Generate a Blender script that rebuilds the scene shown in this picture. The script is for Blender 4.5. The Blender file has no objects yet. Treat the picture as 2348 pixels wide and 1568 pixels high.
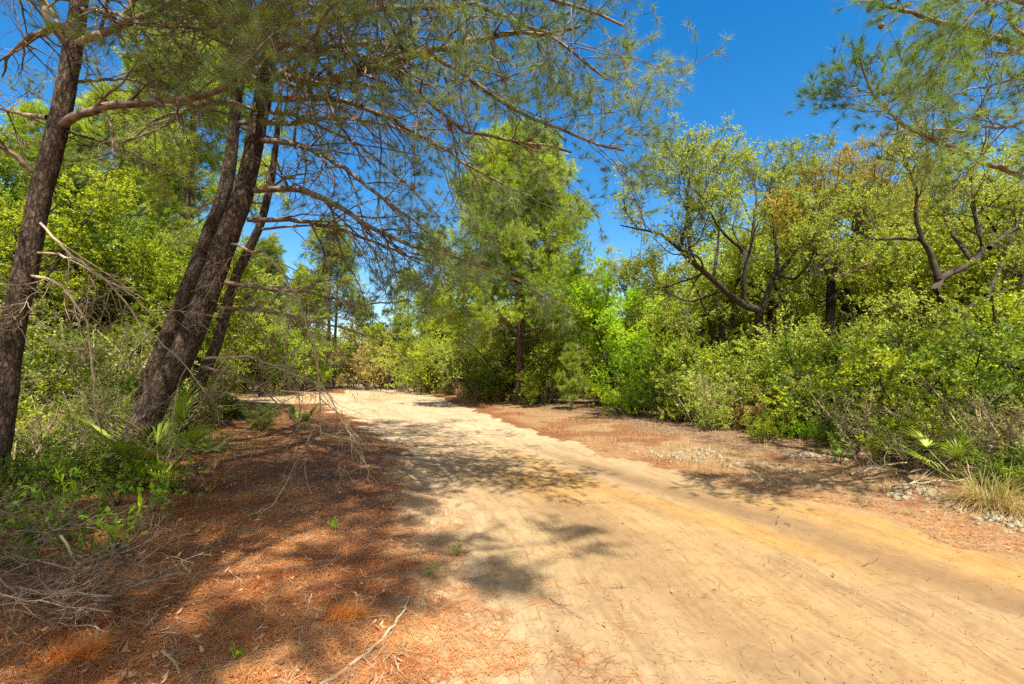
import bpy, math
import numpy as np
from math import radians

scene = bpy.context.scene
COL = scene.collection
# ------------------------------------------------------------------ camera, world, sun, exposure
CAM_H, PITCH, LENS = 1.6, radians(3.2), 17.0
cam_d = bpy.data.cameras.new("camera"); cam = bpy.data.objects.new("camera", cam_d); COL.objects.link(cam)
cam_d.lens = LENS; cam_d.sensor_width = 36; cam_d.clip_end = 2000; cam_d.clip_start = 0.05
cam.location = (0, 0, CAM_H); cam.rotation_euler = (math.pi / 2 + PITCH, 0, 0)
scene.camera = cam
world = bpy.data.worlds.new("World"); scene.world = world; world.use_nodes = True
SUN_DIR = np.array([0.12, -0.52, 1.0]); SUN_DIR /= np.linalg.norm(SUN_DIR)
sun_el = math.asin(SUN_DIR[2]); sun_az = math.atan2(SUN_DIR[0], SUN_DIR[1])
nt = world.node_tree; bg = nt.nodes["Background"]
sky = nt.nodes.new("ShaderNodeTexSky"); sky.sky_type = 'NISHITA'; sky.sun_disc = False
sky.sun_elevation = sun_el; sky.sun_rotation = sun_az; sky.dust_density = 0.15; sky.air_density = 1.15; sky.ozone_density = 3.0
hs = nt.nodes.new("ShaderNodeHueSaturation"); hs.inputs['Saturation'].default_value = 1.42; hs.inputs['Value'].default_value = .585
nt.links.new(sky.outputs[0], hs.inputs['Color'])
# a few faint wisps of cloud low in the sky
tcw = nt.nodes.new("ShaderNodeTexCoord"); mpw = nt.nodes.new("ShaderNodeMapping"); mpw.inputs['Scale'].default_value = (2.2, 2.2, 6.0)
nzw = nt.nodes.new("ShaderNodeTexNoise"); nzw.inputs['Scale'].default_value = 2.3; nzw.inputs['Detail'].default_value = 7; nzw.inputs['Roughness'].default_value = .62
rpw = nt.nodes.new("ShaderNodeValToRGB"); rpw.color_ramp.elements[0].position = .69; rpw.color_ramp.elements[1].position = .78
rpw.color_ramp.elements[1].color = (.75, .75, .75, 1)
nt.links.new(tcw.outputs['Generated'], mpw.inputs[0]); nt.links.new(mpw.outputs[0], nzw.inputs['Vector']); nt.links.new(nzw.outputs[0], rpw.inputs[0])
mxw = nt.nodes.new("ShaderNodeMixRGB"); mxw.inputs[2].default_value = (5.0, 5.2, 5.6, 1)
nt.links.new(rpw.outputs[0], mxw.inputs[0]); nt.links.new(hs.outputs[0], mxw.inputs[1]); nt.links.new(mxw.outputs[0], bg.inputs[0])
# unseen broken cloud added behind the viewer to lift and warm the shadow fill
spw = nt.nodes.new("ShaderNodeSeparateXYZ"); nt.links.new(tcw.outputs['Generated'], spw.inputs[0])
mrw = nt.nodes.new("ShaderNodeMapRange"); mrw.interpolation_type = 'SMOOTHSTEP'; mrw.inputs['From Min'].default_value = .12; mrw.inputs['From Max'].default_value = -.35
nt.links.new(spw.outputs['Y'], mrw.inputs['Value'])
nz2 = nt.nodes.new("ShaderNodeTexNoise"); nz2.inputs['Scale'].default_value = 1.7; nz2.inputs['Detail'].default_value = 6; nt.links.new(tcw.outputs['Generated'], nz2.inputs['Vector'])
rp2 = nt.nodes.new("ShaderNodeValToRGB"); rp2.color_ramp.elements[0].position = .34; rp2.color_ramp.elements[1].position = .56; nt.links.new(nz2.outputs[0], rp2.inputs[0])
ml2 = nt.nodes.new("ShaderNodeMath"); ml2.operation = 'MULTIPLY'; nt.links.new(mrw.outputs[0], ml2.inputs[0]); nt.links.new(rp2.outputs[0], ml2.inputs[1])
mx2 = nt.nodes.new("ShaderNodeMixRGB"); mx2.inputs[2].default_value = (5.4, 5.0, 4.2, 1); nt.links.new(ml2.outputs[0], mx2.inputs[0]); nt.links.new(mxw.outputs[0], mx2.inputs[1]); nt.links.new(mx2.outputs[0], bg.inputs[0])
bg.inputs[1].default_value = 0.15
sl = bpy.data.lights.new("sun", 'SUN'); sl.energy = 4.8; sl.angle = radians(0.6); sl.color = (1.0, 0.96, 0.86)
so = bpy.data.objects.new("sun", sl); COL.objects.link(so)
from mathutils import Vector
so.rotation_euler = Vector(tuple(SUN_DIR)).to_track_quat('Z', 'Y').to_euler()
so.location = (0, 0, 30)
scene.view_settings.view_transform = 'Standard'; scene.view_settings.look = 'None'
scene.view_settings.exposure = 1.25; scene.view_settings.gamma = 1.0
cy = scene.cycles
cy.max_bounces = 7; cy.diffuse_bounces = 4; cy.glossy_bounces = 2; cy.transmission_bounces = 5; cy.transparent_max_bounces = 4
cy.use_denoising = False; cy.caustics_reflective = False; cy.caustics_refractive = False

R0 = np.random.default_rng
FPX = LENS / 36 * 2347.0
cp, sp = math.cos(PITCH), math.sin(PITCH)
def P(x, y, d):
    """point seen at pixel (x, y) of a 2347 x 1568 view, d metres ahead of the camera"""
    a = (x - 1173.5) / FPX; b = (784 - y) / FPX
    v = np.array([a, cp - b * sp, sp + b * cp]); v *= d / v[1]
    return np.array([v[0], v[1], v[2] + CAM_H])
def path(pts): return np.array([P(*p) for p in pts])

# ------------------------------------------------------------------ noise
def _h(ix, iy, s):
    n = (ix.astype(np.int64) * 374761393 + iy.astype(np.int64) * 668265263 + s * 974634777) & 0x7fffffff
    n = ((n ^ (n >> 13)) * 1274126177) & 0x7fffffff
    return ((n ^ (n >> 16)) & 0xffff) / 65535.0
def vnoise(x, y, s=0):
    x = np.asarray(x, float); y = np.asarray(y, float)
    ix = np.floor(x); iy = np.floor(y); fx = x - ix; fy = y - iy
    fx = fx * fx * (3 - 2 * fx); fy = fy * fy * (3 - 2 * fy)
    a = _h(ix, iy, s); b = _h(ix + 1, iy, s); c = _h(ix, iy + 1, s); d = _h(ix + 1, iy + 1, s)
    return (a * (1 - fx) + b * fx) * (1 - fy) + (c * (1 - fx) + d * fx) * fy
def fbm(x, y, s=0, o=4):
    t = 0; a = .5; n = 0
    for k in range(o):
        t = t + a * vnoise(x * 2 ** k, y * 2 ** k, s + k); n += a; a *= .5
    return t / n
def sstep(a, b, x):
    t = np.clip((x - a) / (b - a), 0, 1); return t * t * (3 - 2 * t)

# ------------------------------------------------------------------ the lie of the land
LY = [0, 2.55, 3.3, 4.5, 5.9, 8.8, 13.2, 19, 26, 36, 48, 62, 90]; LX = [-.2, -.42, -.52, -.65, -1.0, -1.9, -3.6, -6.6, -9.3, -12.2, -16.2, -22.5, -40]
RY = [0, 2.6, 4, 5.4, 6.8, 10, 14, 20, 30, 46, 60, 90]; RX = [6.2, 5.2, 4.35, 3.9, 2.95, 1.45, .1, -1.7, -4.9, -9.9, -17.5, -36]
def xl(y): return np.interp(y, LY, LX)
def xr(y): return np.interp(y, RY, RX)
def ucoord(x, y): return (x - xl(y)) / (xr(y) - xl(y))
def masks(x, y):
    wob = (fbm(x * .9, y * .9, 3) - .5) * 1.1 + (fbm(x * 3.1, y * 3.1, 5) - .5) * .7
    w = np.clip(np.asarray(y) * .035, .25, 1.3)
    dl = xl(y) - x + wob * np.where(np.asarray(y) < 8, 1.0, 1.8)          # > 0 left of the road
    dr = x - xr(y) + ((fbm(x * 1.3, y * 1.3, 9) - .5) * .9)               # > 0 right of the road
    litter = sstep(-.35, .75, dl)
    clear = 1 - sstep(.75, 1.15, ((x + 14.5) / 8.5) ** 2 + ((y - 27.5) / 5.2) ** 2 + (fbm(x * .5, y * .5, 2) - .5) * .9)
    litter = litter * (1 - clear)
    verge = sstep(-.12, .28, dr)
    return litter, verge, clear
def ground_z(x, y):
    x = np.asarray(x, float); y = np.asarray(y, float)
    u = ucoord(x, y); r = np.hypot(x, y)
    z = (fbm(x * .12, y * .12, 11) - .5) * .35 * sstep(3, 25, r)
    on = sstep(-.08, .06, u) * (1 - sstep(.94, 1.08, u))
    z -= .05 * on + .045 * sstep(0, .4, x - xr(y) + (fbm(x * 1.3, y * 1.3, 9) - .5) * .9) * (1 - sstep(12, 25, r))
    rut = np.exp(-((u - .36) / .09) ** 2) + np.exp(-((u - .80) / .08) ** 2) + .6 * np.exp(-((u - .62) / .05) ** 2)
    z -= .012 * rut * on
    fine = 1 - sstep(8, 30, r)
    ridge = (fbm(u * 26, y * .7, 31) - .5) * .028
    z += ridge * .8 * on * fine + ((fbm(x * 7, y * 7, 37, 3) - .5) * .018 + (fbm(x * 19, y * 19, 39, 2) - .5) * .010) * on * fine
    rib = np.sin((u * np.clip(xr(y) - xl(y), 3, 6)) * 2 * np.pi / .075 + 2.2 * fbm(x * .6, y * .6, 91)) * .0045
    band = np.exp(-((u - .60) / .045) ** 2) + np.exp(-((u - .83) / .04) ** 2) + .8 * np.exp(-((u - .40) / .04) ** 2)
    z += rib * 1.8 * band * on * sstep(.35, .6, fbm(x * .8, y * .8, 93)) * (1 - sstep(5, 11, r))
    z += (fbm(u * 60, y * 2.2, 95, 3) - .5) * .022 * on * fine
    rough = (fbm(x * 3.5, y * 3.5, 17) - .5) * .055 + (fbm(x * 11, y * 11, 19, 3) - .5) * .022
    z += rough * fine * (1 - .8 * on)
    lumps = (fbm(x * 6, y * 6, 23, 3) - .5) * .085 * np.exp(-((u - .06) / .13) ** 2)
    z += lumps * fine
    pits = sstep(.60, .78, vnoise(x * 3.3 + 5, y * 3.3, 101)) * (fbm(x * .7, y * .7, 103) > .45)
    z -= .012 * pits * on * fine
    z += sstep(1, 9, xl(y) - x) * .18 + sstep(.8, 5, x - xr(y)) * .12
    z += 0
    return z

# ------------------------------------------------------------------ mesh helpers
def mesh(name, V, faces, attrs=None, smooth=False):
    me = bpy.data.meshes.new(name)
    V = np.ascontiguousarray(V, dtype=np.float32)
    if not isinstance(faces, (list, tuple)): faces = [faces]
    idx = np.concatenate([f.ravel() for f in faces]).astype(np.int32)
    ln = np.concatenate([np.full(len(f), f.shape[1], np.int32) for f in faces])
    st = np.concatenate([[0], np.cumsum(ln)[:-1]]).astype(np.int32)
    me.vertices.add(len(V)); me.vertices.foreach_set('co', V.ravel())
    me.loops.add(len(idx)); me.loops.foreach_set('vertex_index', idx)
    me.polygons.add(len(ln)); me.polygons.foreach_set('loop_start', st)
    if attrs:
        for k, a in attrs.items():
            a = np.ascontiguousarray(a, dtype=np.float32)
            if a.ndim == 1: at = me.attributes.new(k, 'FLOAT', 'POINT'); at.data.foreach_set('value', a)
            else: at = me.attributes.new(k, 'FLOAT_VECTOR', 'POINT'); at.data.foreach_set('vector', a.ravel())
    me.update(calc_edges=True)
    if smooth: me.polygons.foreach_set('use_smooth', np.ones(len(ln), bool))
    return me
def obj(name, me, mat, parent=None, loc=None):
    o = bpy.data.objects.new(name, me); COL.objects.link(o)
    if mat is not None and not me.materials: me.materials.append(mat)
    if parent is not None: o.parent = parent
    if loc is not None: o.location = tuple(loc)
    return o
def tag(o, label=None, cat=None, group=None, kind=None):
    if label: o["label"] = label
    if cat: o["category"] = cat
    if group: o["group"] = group
    if kind: o["kind"] = kind
    return o
def thing(name, loc, label, cat, group=None):
    e = bpy.data.objects.new(name, None); COL.objects.link(e); e.location = tuple(loc); e.empty_display_size = .2
    return tag(e, label, cat, group)
def dup(o, parent=None):
    c = o.copy(); COL.objects.link(c)
    if parent is not None: c.parent = parent
    for ch in list(o.children): dup(ch, c)
    return c
def nrm(v): return v / np.maximum(np.linalg.norm(v, axis=-1, keepdims=True), 1e-9)

def tubes(poly, rad, sides):
    """poly (N,K,3), rad (N,K) -> verts, quads, v attribute per vertex"""
    N, K, _ = poly.shape
    T = np.empty_like(poly); T[:, 1:-1] = poly[:, 2:] - poly[:, :-2]; T[:, 0] = poly[:, 1] - poly[:, 0]; T[:, -1] = poly[:, -1] - poly[:, -2]
    T = nrm(T)
    ref = np.where(np.abs(T[:, :1, 2:3]) > .8, np.array([1., 0, 0]), np.array([0, 0, 1.]))
    A = nrm(np.cross(T, np.broadcast_to(ref, T.shape))); B = np.cross(T, A)
    th = np.arange(sides) * 2 * np.pi / sides
    ring = A[:, :, None] * np.cos(th)[None, None, :, None] + B[:, :, None] * np.sin(th)[None, None, :, None]
    V = poly[:, :, None] + ring * rad[:, :, None, None]
    base = (np.arange(N) * K * sides)[:, None, None]; k = (np.arange(K - 1) * sides)[None, :, None]; s = np.arange(sides)[None, None, :]
    s2 = (s + 1) % sides
    F = np.stack([base + k + s, base + k + s2, base + k + sides + s2, base + k + sides + s], -1).reshape(-1, 4)
    return V.reshape(-1, 3), F
def join(parts):
    Vs, Fs, n = [], [], 0
    for V, F in parts:
        if len(V) == 0: continue
        Vs.append(V); Fs.append(F + n); n += len(V)
    return np.concatenate(Vs), Fs
def resample(p, k):
    p = np.asarray(p, float); s = np.concatenate([[0], np.cumsum(np.linalg.norm(np.diff(p, axis=0), axis=1))])
    # Catmull-like smoothing by cubic interpolation of a finer linear path
    t = np.linspace(0, s[-1], k); q = np.stack([np.interp(t, s, p[:, i]) for i in range(3)], 1)
    for _ in range(max(1, k // 12)):
        q[1:-1] = q[1:-1] * .5 + (q[2:] + q[:-2]) * .25
    return q
def grow(rng, P0, D0, L, K, wig, trop, flat=0):
    """polylines from P0 along D0, random-walking in direction"""
    N = len(P0); out = np.empty((N, K, 3)); out[:, 0] = P0; D = nrm(D0); st = (L / (K - 1))[:, None]
    for i in range(1, K):
        D = nrm(D + rng.normal(0, wig, (N, 3)) + np.asarray(trop)[None] / K)
        out[:, i] = out[:, i - 1] + D * st
    return out
def spawn(rng, poly, rad, n, t0, t1, L0, lvar, ang, K, wig, trop, rf=.5, rmin=.002, flat=1.0, taper=.75, rad_tip=.25):
    """n children for every parent polyline"""
    N, Kp, _ = poly.shape
    t = (rng.random((N, n)) * (t1 - t0) + t0)
    f = t * (Kp - 1); i = np.clip(f.astype(int), 0, Kp - 2); w = (f - i)[..., None]
    ar = np.arange(N)[:, None]
    p = poly[ar, i] * (1 - w) + poly[ar, i + 1] * w
    T = nrm(poly[ar, i + 1] - poly[ar, i]); r = rad[ar, i] * (1 - w[..., 0]) + rad[ar, i + 1] * w[..., 0]
    q = rng.normal(0, 1, (N, n, 3)); q[..., 2] *= flat
    q = nrm(q - (q * T).sum(-1, keepdims=True) * T)
    a = ang * (1 + rng.normal(0, .25, (N, n, 1)))
    D = T * np.cos(a) + q * np.sin(a)
    L = L0 * (1 - taper * t * .8) * (1 + lvar * rng.uniform(-1, 1, (N, n)))
    if np.ndim(L0): L = L
    p = p.reshape(-1, 3); D = D.reshape(-1, 3); L = L.reshape(-1); r = np.maximum(r.reshape(-1) * rf, rmin)
    c = grow(rng, p, D, L, K, wig, trop)
    rr = r[:, None] * np.linspace(1, rad_tip, K)[None]
    return c, np.maximum(rr, rmin * .6)
def leafset(rng, poly, per, length, width, spread=.6, t0=.25, droop=0.0, up=.5):
    """leaf rhombs scattered along twig polylines"""
    N, K, _ = poly.shape
    t = t0 + (1 - t0) * rng.random((N, per)); f = t * (K - 1); i = np.clip(f.astype(int), 0, K - 2); w = (f - i)[..., None]; ar = np.arange(N)[:, None]
    p = (poly[ar, i] * (1 - w) + poly[ar, i + 1] * w).reshape(-1, 3)
    T = nrm(poly[ar, i + 1] - poly[ar, i]).reshape(-1, 3); M = len(p)
    D = nrm(T * .5 + rng.normal(0, spread, (M, 3)) + np.array([0, 0, -droop]))
    Nn = nrm(rng.normal(0, .6, (M, 3)) + np.array([0, 0, up])); S = nrm(np.cross(D, Nn)); Nn = np.cross(S, D)
    l = length * rng.uniform(.6, 1.2, M)[:, None]; w_ = width * rng.uniform(.7, 1.15, M)[:, None]
    V = np.stack([p, p + D * l * .45 + S * w_ * .5 + Nn * w_ * .12, p + D * l - Nn * l * .06, p + D * l * .45 - S * w_ * .5 + Nn * w_ * .12], 1).reshape(-1, 3)
    F = np.arange(M * 4).reshape(-1, 4)
    return V, F, np.repeat(rng.random(M), 4)
def needleset(rng, tips, dirs, n, length, width, spread=.55, back=.05):
    """tufts of needles: thin triangles fanned round each shoot"""
    N = len(tips); D = nrm(dirs[:, None] * .75 + rng.normal(0, spread, (N, n, 3))).reshape(-1, 3)
    p = (tips[:, None] - dirs[:, None] * back * rng.random((N, n, 1))).reshape(-1, 3); M = len(p)
    S = nrm(np.cross(D, rng.normal(0, 1, (M, 3)))) * width * .5
    l = length * rng.uniform(.6, 1.15, M)[:, None]
    V = np.stack([p - S, p + S, p + D * l + rng.normal(0, .004, (M, 3))], 1).reshape(-1, 3)
    v = np.repeat(np.repeat(rng.random(N), n) * .6 + rng.random(M) * .4, 3)
    return V, np.arange(M * 3).reshape(-1, 3), v

# ------------------------------------------------------------------ materials
def newmat(name):
    m = bpy.data.materials.new(name); m.use_nodes = True; n = m.node_tree.nodes; n.clear()
    out = n.new("ShaderNodeOutputMaterial"); return m, m.node_tree, out
def N(t, kind, **kw):
    nd = t.nodes.new(kind)
    for k, v in kw.items():
        if k in nd.inputs: nd.inputs[k].default_value = v
        else: setattr(nd, k, v)
    return nd
def ramp(t, fac, stops, interp='LINEAR'):
    r = t.nodes.new("ShaderNodeValToRGB"); cr = r.color_ramp; cr.interpolation = interp
    while len(cr.elements) < len(stops): cr.elements.new(.5)
    for e, (p, c) in zip(cr.elements, stops):
        e.position = p; e.color = (c, c, c, 1) if np.isscalar(c) else (*c, 1)
    t.links.new(fac, r.inputs[0]); return r.outputs[0]
def mix(t, f, a, b, mode='MIX'):
    m = t.nodes.new("ShaderNodeMixRGB"); m.blend_type = mode
    for i, v in enumerate((f, a, b)):
        if isinstance(v, bpy.types.NodeSocket): t.links.new(v, m.inputs[i])
        elif np.isscalar(v): m.inputs[i].default_value = v if i == 0 else (v, v, v, 1)
        else: m.inputs[i].default_value = (*v, 1)
    return m.outputs[0]
def attr(t, name, out='Fac'):
    a = t.nodes.new("ShaderNodeAttribute"); a.attribute_name = name; return a.outputs[out]
def foliage(name, c0, c1, c2, scale=.9, trans=.35, rough=.5, hue=None):
    """three colours of leaf mixed by a per-leaf value and by clumps of new and old growth"""
    m, t, out = newmat(name)
    v = attr(t, 'v'); tc = N(t, "ShaderNodeTexCoord"); oi = N(t, "ShaderNodeObjectInfo")
    nz = N(t, "ShaderNodeTexNoise", Scale=scale, Detail=2.0); t.links.new(tc.outputs['Object'], nz.inputs['Vector'])
    s = N(t, "ShaderNodeMath", operation='MULTIPLY_ADD'); t.links.new(nz.outputs[0], s.inputs[0]); s.inputs[1].default_value = 1.9; s.inputs[2].default_value = -.75
    a = N(t, "ShaderNodeMath", operation='MULTIPLY_ADD'); t.links.new(v, a.inputs[0]); a.inputs[1].default_value = .55; t.links.new(s.outputs[0], a.inputs[2])
    b = N(t, "ShaderNodeMath", operation='MULTIPLY_ADD'); t.links.new(oi.outputs['Random'], b.inputs[0]); b.inputs[1].default_value = .12; t.links.new(a.outputs[0], b.inputs[2])
    col = ramp(t, b.outputs[0], [(0, c0), (.5, c1), (1, c2)])
    d = N(t, "ShaderNodeBsdfPrincipled", Roughness=rough); d.inputs['Specular IOR Level'].default_value = .35
    t.links.new(col, d.inputs['Base Color'])
    tr = N(t, "ShaderNodeBsdfTranslucent"); tcol = mix(t, 1, col, (1.35, 1.25, .55), 'MULTIPLY'); t.links.new(tcol, tr.inputs[0])
    mx = N(t, "ShaderNodeMixShader"); mx.inputs[0].default_value = trans
    t.links.new(d.outputs[0], mx.inputs[1]); t.links.new(tr.outputs[0], mx.inputs[2]); t.links.new(mx.outputs[0], out.inputs[0])
    return m
def woody(name, c0, c1, scale=8, rough=.9):
    m, t, out = newmat(name); tc = N(t, "ShaderNodeTexCoord")
    nz = N(t, "ShaderNodeTexNoise", Scale=scale, Detail=4.0); t.links.new(tc.outputs['Object'], nz.inputs['Vector'])
    col = ramp(t, nz.outputs[0], [(.35, c0), (.65, c1)])
    d = N(t, "ShaderNodeBsdfPrincipled", Roughness=rough); t.links.new(col, d.inputs['Base Color'])
    bp = N(t, "ShaderNodeBump", Strength=.5, Distance=.01); t.links.new(nz.outputs[0], bp.inputs['Height']); t.links.new(bp.outputs[0], d.inputs['Normal'])
    t.links.new(d.outputs[0], out.inputs[0]); return m
def bark(name, plate, plate2, crack, sx=20, sz=7):
    """plated bark; 'bc' is (round the trunk, round the trunk, along it)"""
    m, t, out = newmat(name); v = attr(t, 'bc', 'Vector')
    mp = N(t, "ShaderNodeMapping"); mp.inputs['Scale'].default_value = (sx, sx, sz); t.links.new(v, mp.inputs[0])
    wn = N(t, "ShaderNodeTexNoise", Scale=.8, Detail=5.0, Roughness=.65); t.links.new(mp.outputs[0], wn.inputs['Vector'])
    wv = mix(t, 1.0, mp.outputs[0], mix(t, 1.0, wn.outputs['Color'], 2.8, 'MULTIPLY'), 'ADD')
    vo = N(t, "ShaderNodeTexVoronoi", feature='DISTANCE_TO_EDGE', Scale=.8); t.links.new(wv, vo.inputs['Vector'])
    vc = N(t, "ShaderNodeTexVoronoi", feature='F1', Scale=.8); t.links.new(wv, vc.inputs['Vector'])
    nz = N(t, "ShaderNodeTexNoise", Scale=2.2, Detail=7.0, Roughness=.75); t.links.new(mp.outputs[0], nz.inputs['Vector'])
    bgn = N(t, "ShaderNodeTexNoise", Scale=.22, Detail=3.0); t.links.new(mp.outputs[0], bgn.inputs['Vector'])
    sep = N(t, "ShaderNodeSeparateColor"); t.links.new(vc.outputs['Color'], sep.inputs[0])
    pc = mix(t, sep.outputs[0], plate, plate2)
    pc = mix(t, ramp(t, bgn.outputs[0], [(.45, 0.0), (.62, .6)]), pc, tuple(1.25 * x for x in plate))
    pc2 = mix(t, ramp(t, nz.outputs[0], [(.36, 1.0), (.56, 0.0)]), pc, crack)
    ck = ramp(t, vo.outputs['Distance'], [(0, 0.0), (.13, 1.0)])
    cks = mix(t, .55, 1.0, ck)
    col = mix(t, cks, crack, pc2)
    d = N(t, "ShaderNodeBsdfPrincipled", Roughness=.92); t.links.new(col, d.inputs['Base Color']); d.inputs['Specular IOR Level'].default_value = .2
    h = mix(t, .6, ck, nz.outputs[0], 'ADD')
    bp = N(t, "ShaderNodeBump", Strength=1.0, Distance=.025); t.links.new(h, bp.inputs['Height']); t.links.new(bp.outputs[0], d.inputs['Normal'])
    t.links.new(d.outputs[0], out.inputs[0]); return m

M = {}
M['pine_bark'] = bark('pine_bark', (.165, .115, .08), (.085, .056, .038), (.022, .013, .008), 27, 10)
M['oak_bark'] = bark('oak_bark', (0.049, 0.032, 0.019), (0.030, 0.020, 0.011), (0.011, 0.007, 0.004), 26, 10)
M['branch'] = woody('branch_wood', (.075, .048, .03), (.26, .185, .12))
M['oak_branch'] = woody('oak_branch_wood', (.02, .013, .008), (.065, .043, .025))
M['dead'] = woody('dead_wood', (0.170, 0.121, 0.070), (0.420, 0.316, 0.195), 5)
M['needle'] = foliage('pine_needles_green', (.08, .13, .02), (.20, .27, .035), (.40, .44, .06), .7, .3)
M['needle_blue'] = foliage('pine_needles_blue_green', (.06, .11, .055), (.15, .23, .095), (.32, .39, .13), .7, .35)
M['needle_bright'] = foliage('pine_needles_yellow_green', (.12, .20, .018), (.28, .38, .03), (.52, .60, .055), .5, .42)
M['needle_deep'] = foliage('pine_needles_deep_green', (.06, .13, .03), (.14, .26, .05), (.30, .42, .07), .7, .35)
M['rust'] = foliage('dead_pine_needles', (.22, .06, .018), (.42, .14, .04), (.60, .27, .09), 5, .25)
M['rust_vivid'] = foliage('vivid_dead_pine_needles', (.40, .10, .02), (.68, .25, .05), (.75, .40, .10), 6, .3)
M['leaf'] = foliage('leaf_green', (0.103, 0.157, 0.008), (0.287, 0.370, 0.017), (0.598, 0.638, 0.042), trans=.42)
M['leaf_bright'] = foliage('leaf_bright_green', (0.161, 0.336, 0.008), (0.345, 0.560, 0.017), (0.632, 0.720, 0.042), trans=.42)
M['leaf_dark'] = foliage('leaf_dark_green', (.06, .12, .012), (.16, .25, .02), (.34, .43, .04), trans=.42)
M['leaf_olive'] = foliage('leaf_olive', (0.155, 0.198, 0.027), (0.361, 0.432, 0.054), (0.568, 0.630, 0.126), trans=.45, rough=.4)
M['leaf_rusty'] = foliage('leaf_rusty', (.24, .25, .03), (.44, .37, .05), (.60, .42, .08), .6, .42)
M['leaf_beige'] = foliage('leaf_beige', (0.250, 0.210, 0.056), (0.400, 0.330, 0.098), (0.520, 0.420, 0.133), 1.5)
M['palm'] = foliage('palmetto_leaf', (0.115, 0.194, 0.016), (0.245, 0.331, 0.032), (0.432, 0.475, 0.096), 2, .3, .4)
M['drygrass'] = foliage('dry_grass', (0.240, 0.144, 0.054), (0.360, 0.238, 0.096), (0.480, 0.338, 0.144), 4, .25)
M['grass'] = foliage('green_grass', (.14, .17, .03), (.30, .30, .07), (.45, .34, .12), 4, .3)
M['moss'] = foliage('hanging_moss', (.16, .155, .11), (.26, .25, .18), (.36, .34, .25), 2, .3)
M['deadleaf'] = foliage('dead_leaf', (.16, .065, .028), (.34, .16, .07), (.56, .34, .18), 9, .15)
M['straw'] = foliage('needle_straw', (.12, .032, .010), (.43, .155, .045), (.66, .34, .13), 1.3, .15)

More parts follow.
